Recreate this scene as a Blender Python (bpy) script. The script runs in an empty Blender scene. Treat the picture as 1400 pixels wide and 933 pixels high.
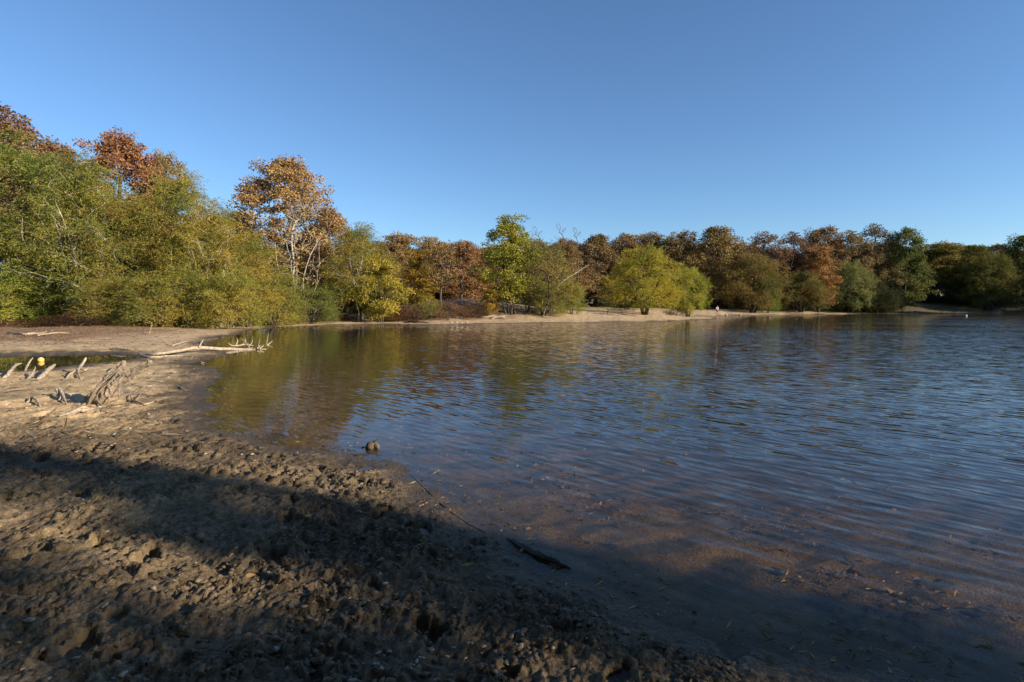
import bpy, bmesh, math, random
import numpy as np
from mathutils import Vector, Matrix

# ------------------------------------------------------------------ camera, sky, sun, exposure
SC = bpy.context.scene
COL = SC.collection
R = math.radians
F, CX, CY, HORIZON, EYE = 778.0, 700.0, 466.5, 418.0, 1.70
PITCH = math.atan((CY - HORIZON) / F)
SUN_AZ, SUN_EL = R(112), R(19)           # azimuth clockwise from the view direction (+Y)
SUN = Vector((math.sin(SUN_AZ) * math.cos(SUN_EL), math.cos(SUN_AZ) * math.cos(SUN_EL), math.sin(SUN_EL)))

cam_d = bpy.data.cameras.new('camera')
cam_d.sensor_width = 36.0
cam_d.lens = F / 1400.0 * 36.0
cam_d.clip_start, cam_d.clip_end = 0.05, 5000
cam = bpy.data.objects.new('camera', cam_d)
COL.objects.link(cam)
cam.location = (0, 0, EYE)
cam.rotation_euler = (R(90) - PITCH, 0, 0)
SC.camera = cam

world = bpy.data.worlds.new('World')
SC.world = world
world.use_nodes = True
wn = world.node_tree
sky = wn.nodes.new('ShaderNodeTexSky')
sky.sky_type = 'NISHITA'
sky.sun_disc = False
sky.sun_elevation = SUN_EL
sky.sun_rotation = SUN_AZ
sky.altitude = 300
sky.air_density, sky.dust_density, sky.ozone_density = 1.0, 0.1, 5.2
bg = wn.nodes['Background']
bg.inputs['Strength'].default_value = 0.10
wn.links.new(sky.outputs[0], bg.inputs['Color'])

sun_d = bpy.data.lights.new('sun', 'SUN')
sun_d.energy = 5.0
sun_d.angle = R(0.53)
sun_d.color = (1.0, 0.86, 0.68)
sun_o = bpy.data.objects.new('sun', sun_d)
COL.objects.link(sun_o)
sun_o.rotation_euler = SUN.to_track_quat('Z', 'Y').to_euler()
sun_o.location = SUN * 60

vs = SC.view_settings
vs.view_transform, vs.look, vs.gamma, vs.use_curve_mapping = 'Standard', 'None', 1.0, False
vs.exposure = 0.8
SC.cycles.max_bounces = 8
SC.cycles.transparent_max_bounces = 12
SC.cycles.diffuse_bounces = 3
SC.cycles.glossy_bounces = 3
SC.cycles.caustics_reflective = False
SC.cycles.caustics_refractive = False

# ------------------------------------------------------------------ small helpers
def ray(u, v):
    c = (CY - v) / F
    return np.array([(u - CX) / F, math.cos(PITCH) + math.sin(PITCH) * c, math.cos(PITCH) * c - math.sin(PITCH)])

def px_ground(u, v, z=0.0):
    d = ray(u, v)
    t = (z - EYE) / d[2]
    return np.array([d[0] * t, d[1] * t])

def px_at(u, v, D):
    d = ray(u, v)
    t = D / d[1]
    return np.array([d[0] * t, D, EYE + d[2] * t])

def sstep(a, b, x):
    t = np.clip((x - a) / (b - a), 0, 1)
    return t * t * (3 - 2 * t)

def _hash(ix, iy, seed):
    with np.errstate(over='ignore'):
        h = (ix.astype(np.int64) * 374761393 + iy.astype(np.int64) * 668265263 + seed * 982451653).astype(np.uint64)
        h ^= h >> np.uint64(13)
        h *= np.uint64(1274126177)
        h ^= h >> np.uint64(16)
        h *= np.uint64(2246822519)
        h ^= h >> np.uint64(15)
    return (h & np.uint64(0xFFFFFF)).astype(np.float64) / float(0x1000000)

def perlin(x, y, seed=0):
    ix, iy = np.floor(x), np.floor(y)
    fx, fy = x - ix, y - iy
    ux, uy = fx * fx * fx * (fx * (fx * 6 - 15) + 10), fy * fy * fy * (fy * (fy * 6 - 15) + 10)
    def g(dx, dy):
        a = _hash(ix + dx, iy + dy, seed) * 2 * math.pi
        return np.cos(a) * (fx - dx) + np.sin(a) * (fy - dy)
    a = g(0, 0) * (1 - ux) + g(1, 0) * ux
    b = g(0, 1) * (1 - ux) + g(1, 1) * ux
    return (a * (1 - uy) + b * uy) * 1.5

def fbm(x, y, seed=0, octaves=4, gain=0.5):
    s, a, f = 0, 1.0, 1.0
    for i in range(octaves):
        s = s + a * perlin(x * f + 17.3 * i, y * f - 9.1 * i, seed + i)
        a *= gain
        f *= 2.07
    return s

def worley(x, y, seed=0):
    ix, iy = np.floor(x), np.floor(y)
    f1 = np.full(x.shape, 9.0); f2 = np.full(x.shape, 9.0); cid = np.zeros(x.shape)
    for dx in (-1, 0, 1):
        for dy in (-1, 0, 1):
            cx, cy = ix + dx, iy + dy
            px = cx + 0.15 + 0.7 * _hash(cx, cy, seed); py = cy + 0.15 + 0.7 * _hash(cx, cy, seed + 7)
            d = np.hypot(px - x, py - y)
            m = d < f1
            f2 = np.where(m, f1, np.minimum(f2, d))
            cid = np.where(m, _hash(cx, cy, seed + 13), cid)
            f1 = np.where(m, d, f1)
    return f1, f2, cid

def mesh_np(name, verts, faces_flat, sizes, smooth=True):
    me = bpy.data.meshes.new(name)
    verts = np.asarray(verts, dtype=np.float32); faces_flat = np.asarray(faces_flat, dtype=np.int32)
    sizes = np.asarray(sizes, dtype=np.int32)
    me.vertices.add(len(verts)); me.vertices.foreach_set('co', verts.ravel())
    me.loops.add(len(faces_flat)); me.loops.foreach_set('vertex_index', faces_flat)
    me.polygons.add(len(sizes))
    st = np.zeros(len(sizes), dtype=np.int32); st[1:] = np.cumsum(sizes)[:-1]
    me.polygons.foreach_set('loop_start', st)
    me.polygons.foreach_set('loop_total', sizes)
    if smooth:
        me.polygons.foreach_set('use_smooth', np.ones(len(sizes), dtype=bool))
    me.update(calc_edges=True)
    return me

def link(name, me, mat=None, parent=None, loc=None, **props):
    o = bpy.data.objects.new(name, me)
    COL.objects.link(o)
    if mat is not None and me is not None and len(me.materials) == 0:
        me.materials.append(mat)
    if parent is not None: o.parent = parent
    if loc is not None: o.location = loc
    for k, v in props.items():
        if v is not None: o[k] = v
    return o

# ------------------------------------------------------------------ materials
def new_mat(name):
    m = bpy.data.materials.new(name); m.use_nodes = True
    nt = m.node_tree; nt.nodes.clear()
    out = nt.nodes.new('ShaderNodeOutputMaterial')
    return m, nt, out

def N(nt, typ, **kw):
    n = nt.nodes.new(typ)
    for k, v in kw.items(): setattr(n, k, v)
    return n

def ramp(nt, fac, stops):
    r = N(nt, 'ShaderNodeValToRGB')
    el = r.color_ramp.elements
    while len(el) < len(stops): el.new(0.5)
    for e, (p, c) in zip(el, stops):
        e.position = p; e.color = (*c, 1) if len(c) == 3 else c
    nt.links.new(fac, r.inputs[0])
    return r.outputs[0]

def mul_col(nt, a, b, typ='MULTIPLY', fac=1.0):
    m = N(nt, 'ShaderNodeMix', data_type='RGBA', blend_type=typ)
    m.inputs[0].default_value = fac
    for s, i in ((a, 6), (b, 7)):
        if isinstance(s, tuple): m.inputs[i].default_value = (*s, 1)
        else: nt.links.new(s, m.inputs[i])
    return m.outputs[2]

def mat_leaf(name, stops, trans=0.35, nscale=0.35, namt=0.45):
    """leaf colours vary leaf by leaf and in loose patches through the crown; the object's colour tints the whole tree"""
    m, nt, out = new_mat(name)
    geo = N(nt, 'ShaderNodeNewGeometry')
    tc = N(nt, 'ShaderNodeTexCoord'); nz = N(nt, 'ShaderNodeTexNoise'); nz.inputs['Scale'].default_value = nscale
    nz.inputs['Detail'].default_value = 2
    oi = N(nt, 'ShaderNodeObjectInfo')
    add = N(nt, 'ShaderNodeVectorMath', operation='ADD')
    sc = N(nt, 'ShaderNodeMath', operation='MULTIPLY'); sc.inputs[1].default_value = 57.0
    nt.links.new(oi.outputs['Random'], sc.inputs[0])
    nt.links.new(tc.outputs['Object'], add.inputs[0]); nt.links.new(sc.outputs[0], add.inputs[1])
    nt.links.new(add.outputs[0], nz.inputs['Vector'])
    mx = N(nt, 'ShaderNodeMix'); mx.inputs[0].default_value = namt
    mr = N(nt, 'ShaderNodeMapRange'); mr.inputs[1].default_value = 0.32; mr.inputs[2].default_value = 0.68
    nt.links.new(nz.outputs[0], mr.inputs[0])
    nt.links.new(geo.outputs['Random Per Island'], mx.inputs[2]); nt.links.new(mr.outputs[0], mx.inputs[3])
    c = ramp(nt, mx.outputs[0], stops)
    c = mul_col(nt, c, oi.outputs['Color'])
    d = N(nt, 'ShaderNodeBsdfPrincipled'); d.inputs['Roughness'].default_value = 0.55
    d.inputs['Specular IOR Level'].default_value = 0.25
    t = N(nt, 'ShaderNodeBsdfTranslucent')
    ms = N(nt, 'ShaderNodeMixShader'); ms.inputs[0].default_value = trans
    nt.links.new(c, d.inputs['Base Color']); nt.links.new(c, t.inputs['Color'])
    nt.links.new(d.outputs[0], ms.inputs[1]); nt.links.new(t.outputs[0], ms.inputs[2])
    nt.links.new(ms.outputs[0], out.inputs[0])
    return m

def mat_wood(name, a, b, scale=(6, 6, 1.2), bump=0.4, dist=0.02, rough=0.9):
    m, nt, out = new_mat(name)
    tc = N(nt, 'ShaderNodeTexCoord'); mp = N(nt, 'ShaderNodeMapping'); mp.inputs['Scale'].default_value = scale
    nz = N(nt, 'ShaderNodeTexNoise'); nz.inputs['Scale'].default_value = 3.0; nz.inputs['Detail'].default_value = 6
    nz.inputs['Distortion'].default_value = 0.6
    nt.links.new(tc.outputs['Object'], mp.inputs[0]); nt.links.new(mp.outputs[0], nz.inputs['Vector'])
    c = ramp(nt, nz.outputs[0], [(0.3, a), (0.7, b)])
    p = N(nt, 'ShaderNodeBsdfPrincipled'); p.inputs['Roughness'].default_value = rough
    p.inputs['Specular IOR Level'].default_value = 0.2
    bp = N(nt, 'ShaderNodeBump'); bp.inputs['Strength'].default_value = bump; bp.inputs['Distance'].default_value = dist
    nt.links.new(nz.outputs[0], bp.inputs['Height']); nt.links.new(bp.outputs[0], p.inputs['Normal'])
    nt.links.new(c, p.inputs['Base Color']); nt.links.new(p.outputs[0], out.inputs[0])
    return m

def mat_plain(name, col, rough=0.6, var=0.25, scale=8.0):
    m, nt, out = new_mat(name)
    tc = N(nt, 'ShaderNodeTexCoord'); nz = N(nt, 'ShaderNodeTexNoise'); nz.inputs['Scale'].default_value = scale
    nz.inputs['Detail'].default_value = 4
    nt.links.new(tc.outputs['Object'], nz.inputs['Vector'])
    lo = tuple(x * (1 - var) for x in col); hi = tuple(min(1, x * (1 + var)) for x in col)
    c = ramp(nt, nz.outputs[0], [(0.3, lo), (0.7, hi)])
    p = N(nt, 'ShaderNodeBsdfPrincipled'); p.inputs['Roughness'].default_value = rough
    nt.links.new(c, p.inputs['Base Color']); nt.links.new(p.outputs[0], out.inputs[0])
    return m

M = {}
M['willow'] = mat_leaf('willow_leaf', [(0.0, (0.095, 0.121, 0.035)), (0.35, (0.211, 0.203, 0.047)), (0.65, (0.363, 0.268, 0.059)), (1.0, (0.612, 0.373, 0.093))])
M['lime'] = mat_leaf('bush_willow_leaf', [(0.0, (0.131, 0.171, 0.028)), (0.4, (0.275, 0.275, 0.045)), (0.75, (0.406, 0.340, 0.054)), (1.0, (0.551, 0.354, 0.054))])
M['oak'] = mat_leaf('oak_leaf', [(0.0, (0.112, 0.079, 0.043)), (0.4, (0.236, 0.152, 0.069)), (0.75, (0.341, 0.220, 0.091)), (1.0, (0.419, 0.304, 0.130))], trans=0.25)
M['yellow'] = mat_leaf('yellow_leaf', [(0.0, (0.128, 0.158, 0.029)), (0.4, (0.361, 0.304, 0.045)), (1.0, (0.585, 0.427, 0.056))])
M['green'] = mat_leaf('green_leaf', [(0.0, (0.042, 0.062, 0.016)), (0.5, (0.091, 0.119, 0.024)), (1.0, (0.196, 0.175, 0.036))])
M['brush'] = mat_leaf('dry_brush_leaf', [(0.0, (0.060, 0.031, 0.017)), (0.5, (0.144, 0.074, 0.036)), (1.0, (0.252, 0.156, 0.084))], trans=0.2)
M['cedar'] = mat_leaf('cedar_leaf', [(0.0, (0.012, 0.022, 0.010)), (0.6, (0.03, 0.042, 0.016)), (1.0, (0.055, 0.055, 0.025))], trans=0.1)
M['bark'] = mat_wood('grey_brown_bark', (0.05, 0.038, 0.028), (0.15, 0.12, 0.09), bump=0.6)
M['bark_pale'] = mat_wood('pale_bark', (0.24, 0.20, 0.15), (0.50, 0.44, 0.35), bump=0.4)
M['bark_dark'] = mat_wood('dark_bark', (0.025, 0.02, 0.016), (0.075, 0.06, 0.045), bump=0.6)
M['drift'] = mat_wood('bleached_driftwood', (0.22, 0.17, 0.115), (0.56, 0.46, 0.34), scale=(9, 9, 2.0), bump=0.8, dist=0.015)
M['drift_grey'] = mat_wood('weathered_grey_wood', (0.13, 0.10, 0.075), (0.42, 0.34, 0.25), scale=(14, 14, 14), bump=0.9, dist=0.015)
M['drift_dark'] = mat_wood('wet_dark_wood', (0.02, 0.017, 0.013), (0.06, 0.045, 0.032), bump=0.5, rough=0.45)

# ------------------------------------------------------------------ shoreline and ground height
W_NEAR = [(60, -15), (30, -4.5), (15, 0.1), (7, 1.3), (3.6, 1.95)]
PX_MAIN = [(1330, 945), (1200, 922), (1080, 898), (960, 866), (880, 840), (800, 806), (735, 768), (690, 742), (640, 715), (602, 685),
           (575, 662), (548, 646), (500, 630), (440, 617), (380, 610), (330, 606), (296, 592), (279, 570), (284, 545), (300, 525),
           (300, 512), (284, 503), (266, 497.5), (284, 491), (311, 485), (313, 479), (288, 473), (298, 466), (318, 460), (342, 453),
           (380, 448), (440, 445), (520, 443.6), (600, 444), (680, 442.6), (780, 441.6), (890, 440), (950, 437.8), (984, 436),
           (974, 434.3), (930, 433.6), (948, 432.4), (990, 431.4), (1100, 430), (1200, 429.3), (1300, 429), (1400, 428.8)]
W_FAR = [(117, 118), (122, 104), (140, 86), (172, 52), (204, 8), (190, -45), (120, -55)]
POLY_MAIN = np.array(W_NEAR + [tuple(px_ground(u, v)) for u, v in PX_MAIN] + W_FAR)
PX_POOL = [(-140, 512), (-60, 512), (0, 510), (60, 506), (120, 499), (165, 495), (190, 491), (188, 487), (150, 484.5), (80, 485.5), (0, 487), (-80, 488), (-150, 490)]
POLY_POOL = np.array([tuple(px_ground(u, v)) for u, v in PX_POOL])

def sdist(P, poly):
    """distance to the water's edge, positive on land"""
    x, y = P[:, 0], P[:, 1]
    best = np.full(len(P), 1e9); inside = np.zeros(len(P), bool)
    n = len(poly)
    for i in range(n):
        ax, ay = poly[i]; bx, by = poly[(i + 1) % n]
        ex, ey = bx - ax, by - ay
        t = np.clip(((x - ax) * ex + (y - ay) * ey) / (ex * ex + ey * ey + 1e-12), 0, 1)
        best = np.minimum(best, (x - ax - t * ex) ** 2 + (y - ay - t * ey) ** 2)
        c = (ay > y) != (by > y)
        inside ^= c & (x < ex * (y - ay) / (ey if abs(ey) > 1e-12 else 1e-12) + ax)
    d = np.sqrt(best)
    return np.where(inside, -d, d)

def shore(x, y):
    P = np.stack([x, y], 1)
    r = np.hypot(x, y)
    d1 = sdist(P, POLY_MAIN)
    d2 = sdist(P, POLY_POOL)
    w = np.clip(r / 40.0, 0.12, 1.0)
    d1 = d1 + w * 0.9 * perlin(x * 0.22, y * 0.22, 3) + 0.18 * perlin(x * 1.3, y * 1.3, 5) * sstep(2, 6, r) + 0.08 * perlin(x * 1.3, y * 1.3, 5) + 0.07 * fbm(x * 4.2, y * 4.2, 6, 3)
    d2 = d2 + 0.25 * perlin(x * 0.6, y * 0.6, 4) + 0.05 * perlin(x * 2.3, y * 2.3, 8)
    return d1, d2

def mud_detail(x, y, d, r):
    """clods, hoof prints and cracks of the drying mud, fading with distance"""
    fade = 1 - 0.8 * sstep(14, 42, r)
    ox, oy = x + 0.10 * perlin(x * 2.1, y * 2.1, 21), y + 0.10 * perlin(x * 2.1, y * 2.1, 22)
    # rough belt along the near water edge; smoother, slabby mud inland
    belt = (1 - sstep(2.2, 3.6, d + 0.5 * perlin(x * 0.8, y * 0.8, 31))) * (1 - sstep(6.2, 8.2, y + 0.25 * x * 0 + 0.6 * perlin(x * .6, y * .6, 33)))
    slab = (1 - belt)
    h = np.zeros_like(x)
    wx1, wy1 = x + 0.05 * fbm(x * 6, y * 6, 23, 3), y + 0.05 * fbm(x * 6, y * 6, 24, 3)
    # broken clods: creased, uneven lumps at three sizes, some cells missing
    patch = 0.45 + 0.55 * sstep(-0.35, 0.35, fbm(x * 1.7, y * 1.7, 35, 3))
    for sz_, a, sd in ((0.26, 0.026, 41), (0.115, 0.023, 42), (0.056, 0.027, 43), (0.029, 0.017, 44)):
        bil = np.abs(perlin(wx1 / sz_, wy1 / sz_, sd))
        h += a * (belt * 1.0 + slab * 0.33) * patch * (np.minimum(bil, 0.55) * 1.5 - 0.32)
    f1, f2, cid = worley(wx1 / 0.12, wy1 / 0.12, 45)
    h += (0.030 * belt + 0.008 * slab) * patch * (cid > 0.55) * sstep(0.03, 0.16, f2 - f1) * (0.4 + cid * 0.6)
    # trodden holes
    for s, sd, a in ((0.62, 51, 0.062), (0.36, 52, 0.045)):
        f1, f2, cid = worley((wx1 + 0.2 * wy1) / s, wy1 / s * 0.8, sd)
        on = (cid > (0.50 if s > .4 else .62)).astype(float)
        e = f1 * s
        rr = s * (0.09 + 0.10 * cid) * (1 + 0.6 * perlin(x * 11, y * 11, sd))
        hole = 1 - sstep(rr * 0.7, rr, e)
        rim = np.exp(-((e - rr * 1.2) / (rr * 0.3 + 0.004)) ** 2) * (0.5 + perlin(x * 14, y * 14, sd + 3))
        h += on * a * (0.5 + 0.5 * belt) * (-hole + 0.35 * rim)
    for s, sd, a in ((0.21, 55, 0.040), (0.13, 56, 0.022)):
        f1, f2, cid = worley(wx1 / s, wy1 / s, sd)
        rr = s * (0.10 + 0.16 * cid) * (1 + 0.5 * perlin(x * 19, y * 19, sd))
        h += (cid > 0.66) * a * slab * sstep(3.5, 6.0, r) * (-(1 - sstep(rr * 0.6, rr, f1 * s)) + 0.3 * np.exp(-((f1 * s - rr * 1.3) / 0.015) ** 2))
    # slabby mud: elongated ridges and cracks
    gx, gy = (ox * 0.97 - oy * 0.24), (oy * 0.97 + ox * 0.24)
    f1, f2, cid = worley(gx / 0.24, gy / 0.75, 61)
    crack = 1 - sstep(0.02, 0.11, f2 - f1)
    h += slab * (-0.030 * crack * (cid > 0.25) + 0.028 * (cid - 0.5) * sstep(0.05, 0.2, f2 - f1))
    h += (0.3 * belt + slab) * 0.030 * fbm(gx / 0.35, gy / 0.9, 62, 3)
    h += 0.011 * fbm(x * 15, y * 15, 71, 3)
    dry = sstep(7.0, 10.0, y - 0.35 * x * 0)               # the pale flat round the dead stump is smoother
    h *= 1 - 0.42 * dry
    edge = sstep(-0.05, 0.55, d)
    return h * fade * edge

def ground_z(x, y, detail=True):
    x = np.atleast_1d(np.asarray(x, float)); y = np.atleast_1d(np.asarray(y, float))
    r = np.hypot(x, y)
    d1, d2 = shore(x, y)
    d = np.minimum(d1, d2)
    land = 0.26 * (1 - np.exp(-np.maximum(d1, 0) / 5.5)) * (1 - 0.0 * x)
    land = land * (0.35 + 0.65 * sstep(0.0, 2.2, np.maximum(d2, 0)))
    far = sstep(24, 40, y + 0.25 * np.abs(x))
    side = 0.14 + 0.86 * sstep(-24, -10, x)
    land = land + far * side * (0.75 * sstep(2.5, 12, d) + 1.25 * sstep(9, 55, d))
    land = land + 1.5 * np.exp(-(((x + 6) / 9) ** 2 + ((y - 71) / 7) ** 2))
    land = land + 2.3 * sstep(3, 20, d) * sstep(74, 98, x) * sstep(60, 100, y)
    land = land + far * (0.12 * perlin(x * 0.12, y * 0.12, 11) + 0.05 * perlin(x * 0.5, y * 0.5, 12)) * sstep(0.5, 6, d)
    near_back = sstep(2, -12, y) * sstep(2, 16, d)
    land = land + 0.9 * near_back
    wet = -1.4 * (1 - np.exp(np.minimum(d1, 0) * 0.055)) - 0.012 * (1 - np.exp(np.minimum(d1, 0) / 0.1))
    pool = -0.16 * (1 - np.exp(np.minimum(d2, 0) / 0.6))
    z = np.where(d1 < 0, wet, np.where(d2 < 0, pool, land))
    if detail:
        z = z + mud_detail(x, y, d, r)
        z = z + np.where(d < 0, 0.02 * fbm(x * 1.4, y * 1.4, 14, 3), 0) * sstep(0, -0.8, d)
        z = z + np.where(d > 0, 0.035 * fbm(x * 0.9, y * 0.9, 16, 3), 0) * sstep(0.2, 1.2, d)
    return z

def gz(x, y):
    return float(ground_z([x], [y])[0])

# ------------------------------------------------------------------ ground sheet
def polar_grid(thetas, radii):
    T, Rr = np.meshgrid(thetas, radii)
    return (Rr * np.sin(T)).ravel(), (Rr * np.cos(T)).ravel()

def ring_faces(nr, nt_, wrap=True):
    i = np.arange(nr - 1)[:, None]; j = np.arange(nt_ if wrap else nt_ - 1)[None, :]
    j2 = (j + 1) % nt_
    a = i * nt_ + j; b = (i + 1) * nt_ + j; c = (i + 1) * nt_ + j2; d = i * nt_ + j2
    return np.stack([a, d, c, b], -1).reshape(-1, 4)

front = np.arange(-R(58), R(56), 0.0029)
back = np.arange(R(56), 2 * math.pi - R(58), 0.06)
TH = np.concatenate([front, back])
RAD = np.concatenate([[0.05, 0.3, 0.6, 0.9, 1.15], np.exp(np.arange(math.log(1.4), math.log(13), 0.0042)),
                      np.exp(np.arange(math.log(13), math.log(60), 0.011)), np.exp(np.arange(math.log(60), math.log(1500), 0.05))])
gx_, gy_ = polar_grid(TH, RAD)
gzv = ground_z(gx_, gy_)
gf = ring_faces(len(RAD), len(TH))
gme = mesh_np('ground', np.stack([gx_, gy_, gzv], 1), gf.ravel(), np.full(len(gf), 4))
d1_, d2_ = shore(gx_, gy_)
dd = np.minimum(d1_, d2_)
# soil colour map: wet mud, drying mud, pale dry silt, tan beach, leaf litter, dry grass
def lerp(a, b, t): return a * (1 - t[:, None]) + b * t[:, None]
A = lambda *c: np.array(c)[None, :]
n1 = fbm(gx_ * 0.5, gy_ * 0.5, 81, 4); n2 = fbm(gx_ * 2.2, gy_ * 2.2, 82, 3); n3 = fbm(gx_ * 0.09, gy_ * 0.09, 83, 4)
rr_ = np.hypot(gx_, gy_)
colr = np.repeat(A(0.118, 0.089, 0.056), len(gx_), 0)                                         # damp mud
dryness = sstep(0.5, 2.6, dd + 0.8 * n1) * (0.26 + 0.10 * n1) + sstep(6.6, 9.5, gy_ + 0.8 * n1) * sstep(0.25, 1.7, dd + 0.4 * n2) * 1.0
colr = lerp(colr, A(0.52, 0.385, 0.225), np.clip(dryness, 0, 1))
olive = sstep(0.05, 0.55, n1 + 0.3 * n2) * sstep(1.0, 2.0, dd) * (1 - sstep(14, 22, rr_))
colr = lerp(colr, A(0.155, 0.125, 0.062), olive * 0.35)
farl = sstep(22, 32, rr_)
colr = lerp(colr, A(0.47, 0.35, 0.22), farl * sstep(0.4, 2.5, dd + 0.6 * n1))                      # tan beach
litter = farl * sstep(2.8, 6.5, dd + 1.6 * n1) * sstep(8, -6, gx_ - 0.0 * gy_)
colr = lerp(colr, A(0.19, 0.105, 0.055), litter * (0.75 + 0.25 * n2))
grassy = farl * sstep(9, 17, dd + 3 * n3) * sstep(-4, 6, gx_)
colr = lerp(colr, A(0.26, 0.225, 0.085), np.clip(grassy * (0.8 + 0.3 * n1), 0, 1))
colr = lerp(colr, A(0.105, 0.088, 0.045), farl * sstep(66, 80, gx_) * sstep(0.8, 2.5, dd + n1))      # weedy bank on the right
colr = lerp(colr, A(0.065, 0.048, 0.030), sstep(0.30, -0.05, dd + 0.12 * n2) * (dd > -0.3) * 0.75)       # wet rim
colr = lerp(colr, A(0.125, 0.080, 0.030), sstep(-0.15, -0.6, dd))                                    # pond bed
nb_ = fbm((gx_ * 0.8 + gy_ * 0.6) * 1.4, (gy_ * 0.8 - gx_ * 0.6) * 4.5, 87, 4)
colr = lerp(colr, A(0.030, 0.025, 0.013), sstep(-0.15, -0.6, dd) * sstep(-0.05, 0.45, nb_) * 0.8)
colr = lerp(colr, A(0.165, 0.102, 0.036), sstep(-0.3, -0.9, dd) * sstep(0.1, 0.6, -nb_) * 0.75)    # weed patches on the bed
colr *= (1 + 0.16 * n2)[:, None]
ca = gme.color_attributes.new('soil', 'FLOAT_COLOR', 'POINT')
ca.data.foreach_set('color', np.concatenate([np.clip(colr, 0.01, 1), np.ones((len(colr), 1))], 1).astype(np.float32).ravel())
wa = gme.attributes.new('wet', 'FLOAT', 'POINT')
wa.data.foreach_set('value', np.clip(sstep(0.55, -0.05, dd + 0.15 * n2), 0, 1).astype(np.float32))

def mat_ground():
    m, nt, out = new_mat('drying_mud')
    at = N(nt, 'ShaderNodeAttribute', attribute_name='soil'); wt = N(nt, 'ShaderNodeAttribute', attribute_name='wet')
    geo = N(nt, 'ShaderNodeNewGeometry')
    na = N(nt, 'ShaderNodeTexNoise'); na.inputs['Scale'].default_value = 26; na.inputs['Detail'].default_value = 6; na.inputs['Roughness'].default_value = .65
    nb = N(nt, 'ShaderNodeTexNoise'); nb.inputs['Scale'].default_value = 3.1; nb.inputs['Detail'].default_value = 7; nb.inputs['Roughness'].default_value = .7
    vo = N(nt, 'ShaderNodeTexVoronoi'); vo.inputs['Scale'].default_value = 60
    for n in (na, nb, vo): nt.links.new(geo.outputs['Position'], n.inputs['Vector'])
    c = mul_col(nt, at.outputs['Color'], ramp(nt, na.outputs[0], [(0.30, (0.52, 0.50, 0.47)), (0.70, (1.42, 1.40, 1.36))]))
    c = mul_col(nt, c, ramp(nt, nb.outputs[0], [(0.34, (0.66, 0.65, 0.60)), (0.66, (1.30, 1.28, 1.26))]))
    p = N(nt, 'ShaderNodeBsdfPrincipled')
    rg = N(nt, 'ShaderNodeMapRange'); rg.inputs[3].default_value = 0.95; rg.inputs[4].default_value = 0.42
    nt.links.new(wt.outputs['Fac'], rg.inputs[0]); nt.links.new(rg.outputs[0], p.inputs['Roughness'])
    p.inputs['Specular IOR Level'].default_value = 0.25
    ad = N(nt, 'ShaderNodeMath', operation='MULTIPLY_ADD'); ad.inputs[1].default_value = -0.35
    nt.links.new(vo.outputs['Distance'], ad.inputs[0]); nt.links.new(na.outputs[0], ad.inputs[2])
    bp = N(nt, 'ShaderNodeBump'); bp.inputs['Strength'].default_value = 0.8; bp.inputs['Distance'].default_value = 0.018
    nt.links.new(ad.outputs[0], bp.inputs['Height']); nt.links.new(bp.outputs[0], p.inputs['Normal'])
    nt.links.new(c, p.inputs['Base Color']); nt.links.new(p.outputs[0], out.inputs[0])
    return m
M['ground'] = mat_ground()
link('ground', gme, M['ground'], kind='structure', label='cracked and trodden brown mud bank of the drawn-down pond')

# ------------------------------------------------------------------ water
WT = np.concatenate([np.arange(-R(58), R(62), 0.012), np.arange(R(62), 2 * math.pi - R(58), 0.05)])
WR = np.concatenate([[0.05, 0.6], np.exp(np.arange(math.log(1.2), math.log(320), 0.02))])
wx, wy = polar_grid(WT, WR)
wz = ground_z(wx, wy, False)
wf = ring_faces(len(WR), len(WT))
w1, w2 = shore(wx, wy)

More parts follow.
